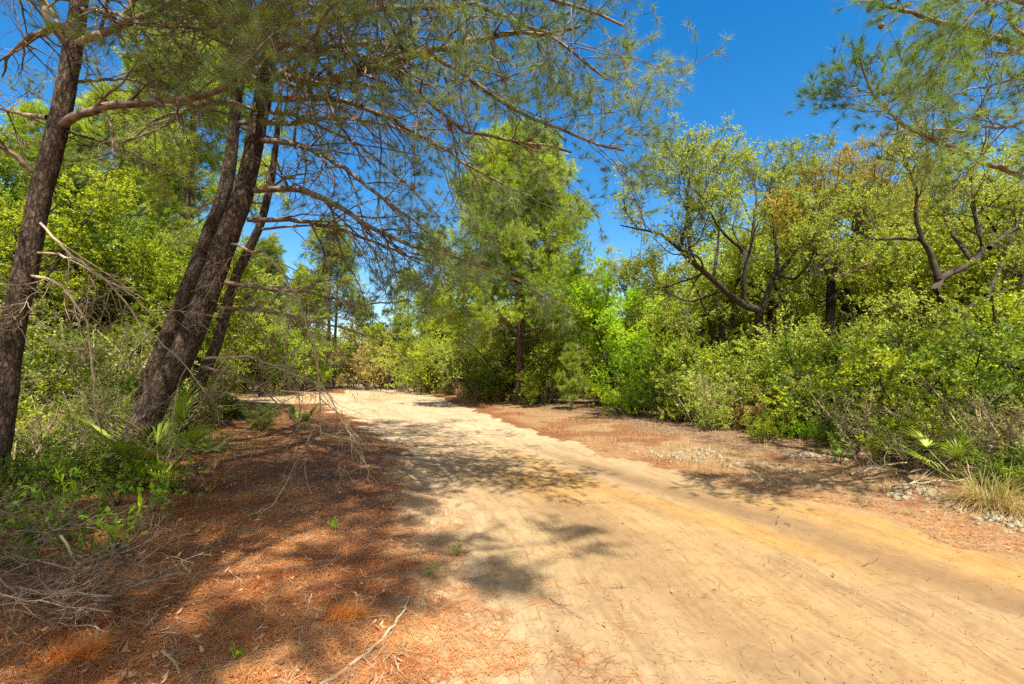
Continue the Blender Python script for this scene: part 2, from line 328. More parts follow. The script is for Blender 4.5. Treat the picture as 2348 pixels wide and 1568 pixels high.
def ground_mat():
    m, t, out = newmat('sandy_ground')
    tc = N(t, "ShaderNodeTexCoord"); co = tc.outputs['Object']
    def nz(s, d=5, r=.6, sc=None, src=co):
        if sc is not None:
            mp = N(t, "ShaderNodeMapping"); mp.inputs['Scale'].default_value = sc; t.links.new(src, mp.inputs[0]); src = mp.outputs[0]
        n = N(t, "ShaderNodeTexNoise", Scale=s, Detail=float(d), Roughness=r); t.links.new(src, n.inputs['Vector']); return n.outputs[0]
    road = attr(t, 'rc', 'Vector')            # (across the road, along it, 0)
    big = nz(.55, 4); mid = nz(3.2, 5); fine = nz(38, 4, .7); grit = nz(160, 3, .8)
    long_ = nz(1.0, 6, .7, (6, .6, 1), road); ribs = nz(1.0, 4, .6, (60, 2.5, 1), road)
    sand = ramp(t, long_, [(.30, (0.191, 0.120, 0.058)), (.42, (0.267, 0.176, 0.089)), (.55, (0.298, 0.200, 0.100)), (.72, (0.334, 0.231, 0.125))])
    pale = ramp(t, mid, [(.3, (0.400, 0.281, 0.161)), (.7, (0.480, 0.360, 0.223))])
    sand = mix(t, ramp(t, attr(t, 'pale'), [(0, 0.0), (1, 1.0)]), sand, pale)
    orange = ramp(t, mid, [(.3, (0.308, 0.158, 0.043)), (.7, (0.360, 0.211, 0.069))])
    sand = mix(t, attr(t, 'orange'), sand, orange)
    track = mix(t, 1, sand, (0.676, 0.632, 0.623), 'MULTIPLY')
    sand = mix(t, attr(t, 'track'), sand, track)
    sand = mix(t, ramp(t, fine, [(.25, .8), (.45, 0.0)]), sand, (0.158, 0.090, 0.040))
    tr_ = N(t, 'ShaderNodeMath', operation='MULTIPLY'); t.links.new(attr(t, 'tread'), tr_.inputs[0]); tr_.inputs[1].default_value = .5
    sand = mix(t, tr_.outputs[0], sand, (0.178, 0.111, 0.055))  # grooves between tread ribs darkened in colour, standing in for relief shading
    ribs2 = nz(1.0, 5, .6, (24, .45, 1), road)
    sand = mix(t, ramp(t, ribs2, [(.36, .45), (.50, 0.0)]), sand, (0.178, 0.111, 0.055))
    sand = mix(t, ramp(t, ribs, [(.36, .40), (.47, 0.0)]), sand, (0.164, 0.097, 0.046))  # dark crumb lines, strengthened to stand in for weak shading of the ridges
    lit = ramp(t, nz(14, 6, .75), [(.28, (0.036, 0.015, 0.006)), (.45, (0.122, 0.045, 0.016)), (.6, (0.202, 0.083, 0.033)), (.78, (0.302, 0.180, 0.093))])
    lit = mix(t, ramp(t, big, [(.4, 0.0), (.65, .5)]), lit, (0.122, 0.080, 0.030))
    duff = ramp(t, nz(22, 6, .8), [(.3, (0.085, 0.036, 0.013)), (.44, (0.194, 0.105, 0.045)), (.56, (0.280, 0.176, 0.085)), (.7, (0.389, 0.280, 0.158))])
    rusty = ramp(t, nz(30, 5, .8), [(.3, (0.074, 0.026, 0.010)), (.6, (0.205, 0.085, 0.035)), (.8, (0.344, 0.200, 0.098))])
    edge = ramp(t, nz(5.5, 6, .7), [(.42, 0.0), (.58, 1.0)])
    vg = mix(t, attr(t, 'rust'), duff, rusty)
    floor_ = ramp(t, nz(12, 6, .8), [(.3, (.045, .028, .015)), (.5, (.15, .085, .045)), (.7, (.34, .24, .15))])
    # break up the borders with noise so the sand frays into the litter
    def fray(a, amt=1.25):
        q = N(t, "ShaderNodeMath", operation='MULTIPLY_ADD'); n2 = nz(9, 6, .75); t.links.new(n2, q.inputs[0]); q.inputs[1].default_value = amt
        s = N(t, "ShaderNodeMath", operation='SUBTRACT'); t.links.new(attr(t, a), s.inputs[0]); s.inputs[1].default_value = amt * .5
        t.links.new(s.outputs[0], q.inputs[2]); return ramp(t, q.outputs[0], [(.38, 0.0), (.62, 1.0)])
    col = mix(t, fray('litter'), sand, lit)
    col = mix(t, fray('verge'), col, vg)
    col = mix(t, fray('wood'), col, floor_)
    d = N(t, "ShaderNodeBsdfPrincipled", Roughness=.95); d.inputs['Specular IOR Level'].default_value = .15
    t.links.new(col, d.inputs['Base Color'])
    h = mix(t, .5, fine, grit); h2 = mix(t, .5, h, ribs)
    bp = N(t, "ShaderNodeBump", Strength=.55, Distance=.02); t.links.new(h2, bp.inputs['Height']); t.links.new(bp.outputs[0], d.inputs['Normal'])
    t.links.new(d.outputs[0], out.inputs[0]); return m
M['ground'] = ground_mat()

# ------------------------------------------------------------------ ground and road
def build_ground():
    r = 1.0 * np.exp(np.arange(0, 720) * .00782)          # 1 m .. ~277 m
    r = np.concatenate([r, [340, 450, 650, 1000]])
    a = np.concatenate([np.linspace(-62, 62, 560), np.linspace(62, 298, 60)[1:-1]]); a = np.radians(a)
    RR, AA = np.meshgrid(r, a, indexing='ij'); X = RR * np.sin(AA); Y = RR * np.cos(AA)
    nr, na = X.shape
    x = np.concatenate([X.ravel(), [0.]]); y = np.concatenate([Y.ravel(), [0.]])
    z = ground_z(x, y); litter, verge, clear = masks(x, y); u = ucoord(x, y)
    wood = sstep(2.2, 3.8, x - xr(y) + (fbm(x * .7, y * .7, 41) - .5) * 1.6) * sstep(0, 3, y)
    wood = np.maximum(wood, sstep(4.5, 8.5, xl(y) - x + (fbm(x * .5, y * .5, 43) - .5) * 3) * (1 - clear) * sstep(5, 9, y))
    rust = np.exp(-((x - xr(y) - .25) / .35) ** 2) * sstep(9, 13, y) + .9 * sstep(.52, .62, fbm(x * .8, y * .8, 47)) + .7 * np.exp(-(((x - 2) / 2.5) ** 2 + ((y - 24) / 5) ** 2))
    pale = sstep(7.5, 14, y) * (1 - .25 * fbm(x * .4, y * .4, 51)) + .5 * np.exp(-((u - .02) / .1) ** 2)
    pale = pale * (.55 + .6 * fbm(x * .8, y * .5, 53))
    n1 = fbm(u * 7, y * .45, 57)
    orange = np.exp(-((u - .66 - .08 * np.sin(y * .6)) / .065) ** 2) * sstep(3.2, 5.2, y) * (1 - sstep(7.5, 12, y)) * .95
    orange += np.exp(-((u - .93) / .10) ** 2) * (1 - sstep(5.2, 8.0, y)) * .9 + .8 * np.exp(-((u - .42) / .11) ** 2) * np.exp(-((y - 7.2) / 1.1) ** 2)
    orange += .35 * np.exp(-((u - .5) / .16) ** 2) * (1 - sstep(5, 8, y)) + .55 * clear * sstep(.45, .6, fbm(x * .5, y * .9, 61))
    orange = np.clip(orange * (.25 + 1.3 * n1), 0, .9)
    track = np.exp(-((u - .80) / .065) ** 2) * (1 - sstep(8, 12, y)) * .9 + np.exp(-((u - .36) / .07) ** 2) * .35 + .5 * np.exp(-((u - .55) / .12) ** 2) * np.exp(-((y - 34) / 5) ** 2)
    track = np.clip(track * (.4 + 1.2 * fbm(u * 9, y * .6, 67)), 0, 1)
    wood = np.maximum(wood, sstep(50, 62, np.hypot(x, y))); wood = np.maximum(wood, 1 - sstep(-8, -3, y))
    lane = np.exp(-((u - .60) / .05) ** 2) + np.exp(-((u - .83) / .045) ** 2) + .8 * np.exp(-((u - .40) / .045) ** 2) + .6 * np.exp(-((u - .24) / .04) ** 2)
    tread = lane * sstep(.38, .55, fbm(x * .8, y * .8, 93)) * (1 - sstep(6, 13, np.hypot(x, y))) * (.5 + .5 * np.sin((u * np.clip(xr(y) - xl(y), 3, 6)) * 2 * np.pi / .075 + 2.2 * fbm(x * .6, y * .6, 91) + np.pi))
    A = dict(tread=np.clip(tread, 0, 1), litter=litter, verge=verge, wood=np.clip(wood, 0, 1), rust=np.clip(rust, 0, 1), pale=np.clip(pale, 0, 1), orange=orange, track=track,
             rc=np.stack([u * np.clip(xr(y) - xl(y), 3, 6) / 4, y, y * 0], 1))
    i = (np.arange(nr - 1) * na)[:, None]; j = np.arange(na)[None]; j2 = (j + 1) % na
    F = np.stack([i + j, i + j2, i + na + j2, i + na + j], -1).reshape(-1, 4)[:, ::-1]
    cen = np.stack([np.full(na, nr * na), (np.arange(na) + 1) % na, np.arange(na)], 1)
    V = np.stack([x, y, z], 1)
    sandy = (np.maximum(np.maximum(litter, verge), wood) < .5)
    fc = sandy[F].sum(1) >= 3
    def sub(faces_list):
        used = np.unique(np.concatenate([f.ravel() for f in faces_list])); mp = np.full(len(V), -1); mp[used] = np.arange(len(used))
        return V[used], [mp[f] for f in faces_list], {k: a_[used] for k, a_ in A.items()}
    for nme, fl in (('sand_road', [F[fc]]), ('ground', [F[~fc], cen])):
        v_, f_, a_ = sub(fl); o = obj(nme, mesh(nme, v_, f_, a_, True), M['ground'])
        tag(o, 'winding pale sand track with tyre marks and orange streaks' if nme == 'sand_road' else 'needle strewn forest floor either side of the sand track', 'road' if nme == 'sand_road' else 'ground', kind='structure')
build_ground()
def gz(x, y): return float(ground_z(np.array([x]), np.array([y]))[0])
def GP(x, d):
    """ground point under pixel column x at distance d"""
    wx = (x - 1173.5) / FPX * d; return np.array([wx, d, gz(wx, d)])

# ------------------------------------------------------------------ trunks
def trunk_mesh(pts, radii, sides=40, rows=120, seed=0, flare=.35, rough=.05):
    rng = R0(seed); p = resample(pts, rows); q_ = np.asarray(pts, float); s_ = np.concatenate([[0], np.cumsum(np.linalg.norm(np.diff(q_, axis=0), axis=1))]); rr = np.interp(np.linspace(0, 1, rows), s_ / s_[-1], radii)
    s = np.concatenate([[0], np.cumsum(np.linalg.norm(np.diff(p, axis=0), axis=1))])
    rr = rr * (1 + flare * np.exp(-s / .3))
    V, F = tubes(p[None], rr[None], sides); V = V.reshape(rows, sides, 3)
    th = np.arange(sides) * 2 * np.pi / sides
    cx = np.cos(th)[None] * rr[:, None]; cy_ = np.sin(th)[None] * rr[:, None]
    n = (fbm(cx * 14 + 50 + cy_ * 9, s[:, None] * 5 + cy_ * 13, seed, 4) - .5)
    n2 = (fbm(cx * 3 + 9, s[:, None] * 1.2 + cy_ * 4, seed + 5, 2) - .5)
    V = V + (V - p[:, None]) * (n * rough * 4 + n2 * .25)[..., None]
    bc = np.stack([cx, cy_, np.broadcast_to(s[:, None], cx.shape)], -1).reshape(-1, 3)
    return V.reshape(-1, 3), F, bc, p, rr

# ------------------------------------------------------------------ hero sand pines, limbs drawn from the picture
def pine_limb(rng, base, pts, r0, root, density=1.0, needles=True, mat='branch', nmat='needle_blue', bare=0.25, nl=.125, drop=-.25, w=.0031, tuft=44, K=22, L2s=1.0):
    pl = resample(pts, K) ; L = np.linalg.norm(np.diff(pl, axis=0), axis=1).sum()
    pl[1:-1] += rng.normal(0, .012, (K - 2, 3)) * L * .25
    rad = r0 * np.linspace(1, .22, K) ** .9
    parts = [tubes((pl - base)[None], rad[None], 7)]
    n2 = max(3, int(L * 4.6 * density))
    c2, r2 = spawn(rng, pl[None], rad[None], n2,   .10, .98, (.85 + .16 * L) * L2s, .4, .85, 9, .13, (0, 0, drop), rf=.46, rmin=.0058, flat=.55, taper=.55)
    parts.append(tubes(c2 - base, r2, 4))
    c3, r3 = spawn(rng, c2, r2, 8, .15, 1, .55, .45, .75, 7, .20, (0, 0, drop * .5), rf=.55, rmin=.0036, flat=.8)
    parts.append(tubes(c3 - base, r3, 3))
    c4, r4 = spawn(rng, c3, r3, 2, .3, 1, .26, .5, .7, 4, .22, (0, 0, .15), rf=.6, rmin=.0024)
    parts.append(tubes(c4 - base, r4, 3))
    V, F = join(parts)
    b = obj('branch', mesh('branch', V, F), M[mat], root)
    if needles:
        tips = np.concatenate([c3[:, -1], c4[:, -1], c2[:, -1], c3[:, 4]]); dirs = nrm(np.concatenate([c3[:, -1] - c3[:, -2], c4[:, -1] - c4[:, -2], c2[:, -1] - c2[:, -2], c3[:, 4] - c3[:, 3]]))
        # distance along the limb decides how leafy a shoot is: tips green, inner shade shoots bare
        dist = np.min(np.linalg.norm(tips[:, None] - pl[None, ::3], axis=2), 1)
        tpos = np.argmin(np.linalg.norm(tips[:, None] - pl[None], axis=2), 1) / K
        keep = rng.random(len(tips)) < .58 * np.clip((tpos - bare) * 2.2 + dist * .25, .03, 1)
        dirs = nrm(dirs + np.array([0, 0, .25]))
        V, F, v = needleset(rng, tips[keep] - base, dirs[keep], tuft, nl, w, .48)
        obj('needles', mesh('needles', V, F, {'v': v}), M[nmat], b)
    return b, pl
def hero_pine(name, label, tp, radii, seed, group=None, sides=44, rows=150, rough=.05):
    pts = path(tp) if len(tp[0]) == 3 and not isinstance(tp, np.ndarray) else tp
    base = pts[0].copy(); root = thing(name, base, label, 'tree', group)
    V, F, bc, p, rr = trunk_mesh(pts, radii, sides, rows, seed, .5, rough)
    obj('trunk', mesh('trunk', V - base, F, {'bc': bc}, True), M['pine_bark'], root)
    return root, base, p, rr

# --- the big leaning pine
rng = R0(7)
rootA, bA, pA, rA = hero_pine('pine_tree', 'big leaning pine with dark plated trunk and long bare limbs reaching over the track',
    [(255, 1125, 6.9), (300, 1025, 6.95), (365, 905, 7.0), (425, 800, 7.05), (478, 670, 7.1), (530, 520, 7.15), (572, 390, 7.2), (600, 240, 7.25), (622, 90, 7.3), (640, -80, 7.4), (650, -300, 7.6), (662, -560, 7.8)],
    [.225, .19, .178, .172, .158, .14, .132, .126, .118, .10, .08, .03], 3)
A_LIMBS = [ # path, radius, density, needles?, bare
    ([(600, 322, 7.2), (650, 322, 7.0), (720, 345, 6.7), (800, 388, 6.4), (870, 450, 6.2), (950, 505, 6.0), (1035, 580, 5.9)], .045, 1.3, 1, .55),
    ([(585, 436, 7.15), (680, 432, 7.0), (760, 462, 6.8), (850, 520, 6.6), (940, 562, 6.5), (1060, 595, 6.4), (1180, 640, 6.4)], .05, 1.3, 1, .5),
    ([(566, 503, 7.1), (690, 506, 7.3), (800, 532, 7.4), (900, 572, 7.5), (1010, 610, 7.6)], .04, 1.2, 1, .6),
    ([(515, 648, 7.1), (620, 662, 7.3), (720, 672, 7.4), (830, 700, 7.5), (930, 690, 7.6)], .035, 1.1, 1, .5),
    ([(500, 705, 7.1), (620, 712, 6.9), (700, 735, 6.8), (790, 752, 6.7), (862, 777, 6.6)], .032, .9, 0, 0),
    ([(470, 822, 7.0), (570, 815, 6.8), (640, 842, 6.6), (700, 872, 6.5), (762, 887, 6.4)], .022, .7, 0, 0),
    ([(462, 842, 7.0), (540, 857, 6.8), (600, 890, 6.5), (650, 940, 6.3), (690, 972, 6.2)], .020, .6, 0, 0),
    ([(530, 560, 7.1), (620, 585, 6.4), (690, 690, 5.9), (728, 810, 5.6), (732, 920, 5.4), (738, 1010, 5.3)], .022, 1.2, 0, 0),
    ([(610, 160, 7.3), (720, 190, 7.0), (850, 160, 6.4), (960, 122, 6.0), (1080, 96, 5.8), (1160, 78, 5.7), (1250, 80, 5.6), (1330, 60, 5.4)], .075, 1.3, 1, .35),
    ([(615, 128, 7.3), (740, 110, 6.8), (870, 132, 6.3), (951, 207, 6.0), (1006, 254, 5.8), (1068, 304, 5.7), (1200, 324, 5.6), (1310, 350, 5.5)], .05, 1.2, 1, .35),
    ([(612, 190, 7.3), (780, 90, 6.6), (951, 113, 6.1), (1084, 176, 5.8), (1181, 254, 5.6), (1279, 289, 5.5), (1341, 328, 5.4), (1430, 345, 5.3)], .05, 1.3, 1, .3),
    ([(605, 225, 7.3), (760, 225, 7.6), (880, 262, 7.8), (1000, 330, 7.9), (1100, 400, 8.0), (1220, 450, 8.0)], .05, 1.2, 1, .4),
    ([(625, 60, 7.3), (780, 40, 6.9), (950, 10, 6.4), (1120, 20, 6.0), (1280, 90, 5.7), (1390, 180, 5.5)], .055, 1.3, 1, .3),
    ([(630, 20, 7.3), (780, -60, 6.6), (960, -90, 5.8), (1150, -50, 5.2), (1320, 20, 4.9), (1430, 60, 4.8)], .05, 1.3, 1, .3),
    ([(628, 30, 7.3), (720, -60, 6.2), (830, -120, 5.2), (960, -150, 4.4), (1080, -160, 3.9)], .06, 1.2, 1, .3),
    ([(620, 90, 7.3), (560, 60, 6.4), (520, 20, 5.6), (480, -40, 4.8), (430, -120, 4.1), (380, -200, 3.6)], .05, 1.1, 1, .3),
    ([(612, 160, 7.3), (520, 100, 6.7), (430, 60, 6.3), (350, 10, 6.0), (270, -60, 5.7)], .04, 1.1, 1, .35),
    ([(600, 260, 7.2), (530, 230, 7.0), (450, 240, 6.8), (360, 300, 6.6), (270, 330, 6.4)], .03, 1.0, 1, .45),
    ([(618, 110, 7.3), (650, 140, 6.0), (690, 120, 5.0), (740, 60, 4.2), (800, -40, 3.6)], .04, 1.1, 1, .35),
    ([(600, 250, 7.2), (690, 270, 7.8), (820, 330, 8.4), (930, 420, 8.8), (1010, 500, 9.0)], .035, 1.2, 1, .45),
]
for pts, r, dn, nd, br in A_LIMBS:
    low = nd == 0
    pine_limb(rng, bA, path(pts), r, rootA, dn, bool(nd), 'dead' if low and r == .022 else 'branch', 'needle_blue', br, drop=-.75 if low else -.35)
# upper limbs above the frame, which shade the ground
def crown_limbs(rng, p, root, base, n, f0, f1, Lb, Lt, tocam=None, mat='branch', nmat='needle_blue', dens=.8, sag=-.10, r=.05, **kw):
    for k in range(n):
        f = f0 + (f1 - f0) * (k + rng.random() * .6) / n; q = p[int(f * (len(p) - 1))]; a = k * 2.4 + rng.random()
        if tocam is not None and k % 2 == 0: a = tocam + rng.normal(0, .7)
        L = Lb + (Lt - Lb) * (f - f0) / (f1 - f0); L *= rng.uniform(.75, 1.15)
        d = np.array([math.cos(a), math.sin(a), .25]); t = np.linspace(0, 1, 6)[:, None]
        pts = q + d * L * t + np.array([0, 0, sag * L]) * t ** 2 + rng.normal(0, .06, (6, 3)) * t * L * .5
        pine_limb(rng, base, pts, r * (.5 + .5 * L / Lb), root, dens, True, mat, nmat, .48, **kw)
crown_limbs(rng, pA, rootA, bA, 20, .70, .97, 4.6, 1.6, tocam=-.7, K=16, tuft=44, w=.006)
# two or three dead rust coloured tufts caught in the twigs
for (x, y, d) in [(1030, 291, 5.9), (676, 228, 7.0), (1210, 330, 5.7)]:
    q = P(x, y, d)[None] - bA; dd = nrm(rng.normal(0, 1, (14, 3)) + [0, 0, -.8])
    V, F, v = needleset(rng, np.repeat(q, 14, 0) + rng.normal(0, .035, (14, 3)), dd, 26, .10, .003)
    o = obj('dead_tuft', mesh('dead_tuft', V, F, {'v': v}), M['rust'], rootA); o['label'] = 'rust coloured dead needle tuft'

# --- second trunk standing close behind it
rootB, bB, pB, rB = hero_pine('pine_tree', 'pine with paler trunk standing close behind the big leaning pine',
    [(300, 1010, 8.6), (352, 850, 8.6), (405, 720, 8.6), (438, 640, 8.6), (466, 570, 8.6), (512, 456, 8.6), (528, 370, 8.6), (537, 273, 8.6), (552, 130, 8.6), (566, 0, 8.6), (575, -200, 8.7), (580, -420, 8.8)],
    [.15, .135, .125, .12, .115, .11, .105, .10, .095, .085, .07, .03], 5)
crown_limbs(rng, pB, rootB, bB, 16, .48, .97, 4.6, 1.6, K=16, tuft=18, w=.0034, nmat='needle', sag=-.25)
# --- thin third trunk to its right
rootC, bC, pC, rC = hero_pine('pine_tree', 'slender reddish pine leaning behind the right side of the big leaning pine',
    [(398, 1012, 9.4), (448, 898, 9.4), (499, 785, 9.4), (538, 637, 9.4), (572, 570, 9.4), (600, 510, 9.4), (625, 400, 9.5), (640, 260, 9.6), (650, 100, 9.8)],
    [.13, .115, .10, .092, .085, .078, .065, .045, .02], 8, sides=24, rows=90)
crown_limbs(rng, pC, rootC, bC, 8, .5, .95, 2.6, 1.2, K=14, tuft=16, w=.0036, nmat='needle', sag=-.3, r=.03)
# --- left trunk
rootL, bL, pL, rL = hero_pine('pine_tree', 'tall pine with scaly grey brown trunk at the left edge of the photo',
    [(-60, 1180, 5.6), (-12, 1040, 5.6), (8, 900, 5.6), (28, 760, 5.6), (55, 640, 5.6), (78, 520, 5.6), (105, 400, 5.6), (138, 270, 5.6), (165, 130, 5.6), (183, 0, 5.6), (196, -160, 5.6), (215, -420, 5.7), (235, -760, 5.8)],
    [.145, .135, .128, .12, .115, .11, .105, .10, .093, .085, .075, .05, .02], 9)
L_LIMBS = [
    ([(135, 292, 5.6), (180, 262, 5.5), (240, 243, 5.4), (330, 234, 5.3), (440, 230, 5.25), (492, 222, 5.2), (540, 175, 5.15), (600, 128, 5.1), (700, 85, 5.0), (800, 40, 4.9)], .052, .8, 1, .5),
    ([(75, 392, 5.6), (40, 360, 5.5), (0, 335, 5.4), (-80, 300, 5.3)], .035, .9, 1, .4),
    ([(175, 120, 5.6), (140, 85, 5.5), (110, 50, 5.4), (90, -20, 5.4), (80, -100, 5.3)], .05, 1.0, 1, .4),
    ([(160, 190, 5.6), (230, 182, 5.9), (290, 180, 6.2), (370, 200, 6.5), (480, 260, 6.8)], .022, 1.2, 1, .5),
    ([(110, 270, 5.6), (50, 262, 5.9), (0, 250, 6.1), (-70, 240, 6.2)], .035, 1.0, 1, .4),
    ([(150, 300, 5.6), (220, 320, 6.0), (300, 350, 6.4), (390, 400, 6.8)], .018, 1.2, 1, .5),
    ([(85, 505, 5.6), (150, 575, 5.3), (240, 640, 5.1), (320, 690, 5.0), (380, 760, 4.9)], .016, .5, 0, 0),
    ([(72, 632, 5.6), (130, 645, 5.3), (175, 690, 5.1), (205, 760, 5.0), (212, 850, 4.9), (216, 930, 4.85), (240, 1020, 4.8)], .018, .5, 0, 0),
    ([(85, 580, 5.6), (170, 590, 5.5), (260, 660, 5.3), (330, 750, 5.2), (420, 830, 5.1), (470, 900, 5.1)], .016, .5, 0, 0),
    ([(190, -20, 5.6), (270, -60, 5.0), (380, -100, 4.4), (500, -120, 3.9)], .04, 1.1, 1, .3),
    ([(185, 20, 5.6), (260, 30, 5.2), (350, 60, 4.9), (470, 70, 4.6), (560, 30, 4.4)], .028, 1.1, 1, .35),
]
for pts, r, dn, nd, br in L_LIMBS:
    pine_limb(rng, bL, path(pts), r, rootL, dn, bool(nd), 'branch' if nd else 'dead', 'needle', br, drop=-.3)
crown_limbs(rng, pL, rootL, bL, 20, .52, .96, 3.6, 1.4, tocam=-.6, K=14, tuft=18, w=.0034)
# --- right-hand pine, trunk just outside the frame
rootR, bR, pR, rR = hero_pine('pine_tree', 'pine whose green needled boughs hang in from the upper right corner',
    np.array([[6.9, 5.4, gz(6.9, 5.4) - .1], [6.8, 5.45, 2], [6.75, 5.5, 4], [6.6, 5.5, 6], [6.5, 5.5, 8], [6.4, 5.5, 9.6]]), [.21, .18, .16, .13, .09, .03], 12)
R_LIMBS = [
    ([(2420, 110, 5.2), (2347, 100, 5.1), (2240, 75, 5.0), (2150, 48, 4.9), (2060, 20, 4.8), (1990, 0, 4.7), (1940, -20, 4.6)], .034, 1.3, 1, .05),
    ([(2500, 400, 5.4), (2347, 402, 5.2), (2250, 375, 5.1), (2160, 330, 5.0), (2070, 290, 4.9), (2005, 230, 4.8), (1970, 130, 4.7)], .030, 1.6, 1, .0),
    ([(2360, 100, 5.1), (2320, 60, 4.9), (2310, 0, 4.7), (2300, -80, 4.6)], .03, 1.0, 1, .1),
    ([(2480, 180, 5.3), (2347, 172, 5.0), (2260, 200, 4.8), (2180, 215, 4.7), (2100, 240, 4.6)], .014, 1.1, 1, .1),
    ([(2460, 300, 5.3), (2380, 270, 5.0), (2300, 290, 4.8), (2210, 300, 4.7), (2120, 290, 4.6), (2030, 310, 4.5)], .018, 1.4, 1, .05),
    ([(2480, 60, 5.3), (2380, 20, 4.6), (2260, -40, 4.1), (2150, -90, 3.8)], .03, 1.2, 1, .1),
]
for i, (pts, r, dn, nd, br) in enumerate(R_LIMBS):
    pts = path(pts); q = pR[np.argmin(np.abs(pR[:, 2] - pts[0][2] + .3))]
    pts = np.concatenate([q[None], pts]); pine_limb(rng, bR, pts, r * 1.3, rootR, dn * .7, True, 'branch', 'needle_deep' if i % 2 else 'needle_blue', br + .12, drop=.35, tuft=46, w=.0034, K=26, L2s=.62)
crown_limbs(rng, pR, rootR, bR, 9, .6, .96, 2.6, 1.1, K=14, tuft=22, w=.005)

def cone(parent, base, p, d=(0, 0, -1), L=.07):
    k = 22; t = np.linspace(0, 1, 9); rad = L * .34 * np.sin(np.pi * np.clip(t * .93 + .05, 0, 1)) ** .7
    ax = nrm(np.array(d, float)); pl = p - base + ax[None] * (t * L)[:, None]; V, F = tubes(pl[None], rad[None], 12)
    c = (pl[:, None] + np.zeros((1, 12, 1))).reshape(-1, 3); bump = 1 + .35 * ((np.arange(len(V)) + np.arange(len(V)) // 12) % 2)
    obj('pine_cone', mesh('pine_cone', c + (V - c) * bump[:, None], F), M['branch'], parent)
for x, y, d in [(1993, 14, 4.75), (2019, 52, 4.75), (2027, 205, 4.8), (2250, 90, 5.0), (2180, 335, 5.0)]: cone(rootR, bR, P(x, y, d))
for x, y, d in [(1235, 330, 5.6), (1090, 182, 5.8), (760, 465, 6.8)]: cone(rootA, bA, P(x, y, d))

# ------------------------------------------------------------------ oaks with crooked limbs
def oak_crown(rng, limbs, rads, base, root, n2=7, leaf='leaf_olive', per=17, ll=.037, lw=.026, moss=0, n3=9, n4=10, L2=1.7, K=14, fine=True):
    """limbs: list of polylines; grows twigs and leaves on them"""
    pl = np.stack([resample(p, K) for p in limbs]); rd = np.stack([r * np.linspace(1, .14, K) for r in rads])
    pl[:, 1:] += np.cumsum(rng.normal(0, .035, (len(limbs), K - 1, 3)), 1) * .6
    parts = [tubes(pl - base, rd * 1.05, 8)]
    c2, r2 = spawn(rng, pl, rd, n2, .38, 1, L2, .4, .8, 10, .24, (0, 0, .55), rf=.5, rmin=.012, taper=.4)
    parts.append(tubes(c2 - base, r2, 5))
    c3, r3 = spawn(rng, c2, r2, n3, .2, 1, .85, .4, .8, 7, .26, (0, 0, .25), rf=.5, rmin=.006)
    parts.append(tubes(c3 - base, r3, 3))
    c4, r4 = spawn(rng, c3, r3, n4, .15, 1, .38, .4, .8, 4, .2, (0, 0, .2), rf=.5, rmin=.0035)
    if fine: parts.append(tubes(c4 - base, r4, 3))
    V, F = join(parts); obj('limbs', mesh('limbs', V, F), M['oak_branch'], root)
    V, F, v = leafset(rng, c4, per, ll, lw, .7)
    cr = obj('crown', mesh('crown', V - base, F, {'v': v}), M[leaf], root)
    if moss:
        low = c2[rng.permutation(len(c2))[:moss]]; i = rng.integers(1, 9, len(low)); q = low[np.arange(len(low)), i]
        q = np.repeat(q, 14, 0) + rng.normal(0, .05, (len(q) * 14, 3)); L = rng.uniform(.2, .75, len(q))
        ms = grow(rng, q, np.tile([0., 0, -1], (len(q), 1)), L, 6, .16, (0, 0, -.8)); mr = np.full(ms.shape[:2], .005) * np.linspace(1, .4, 6)
        V, F = tubes(ms - base, mr, 3)
        o = obj('hanging_moss', mesh('hanging_moss', V, F, {'v': np.repeat(rng.random(len(ms)), 18)}), M['moss'], root); o['kind'] = 'stuff'
    return cr
def oak(name, label, base, trunk, tr, limbs, rads, seed, **kw):
    rng = R0(seed); root = thing(name, base, label, 'tree')
    V, F, bc, p, rr = trunk_mesh(trunk, tr, 20, 60, seed, .3, .07)
    obj('trunk', mesh('trunk', V - base, F, {'bc': bc}, True), M['oak_bark'], root)
    oak_crown(rng, limbs, rads, base, root, **kw); return root
D1 = 14.5
b = GP(1745, D1)
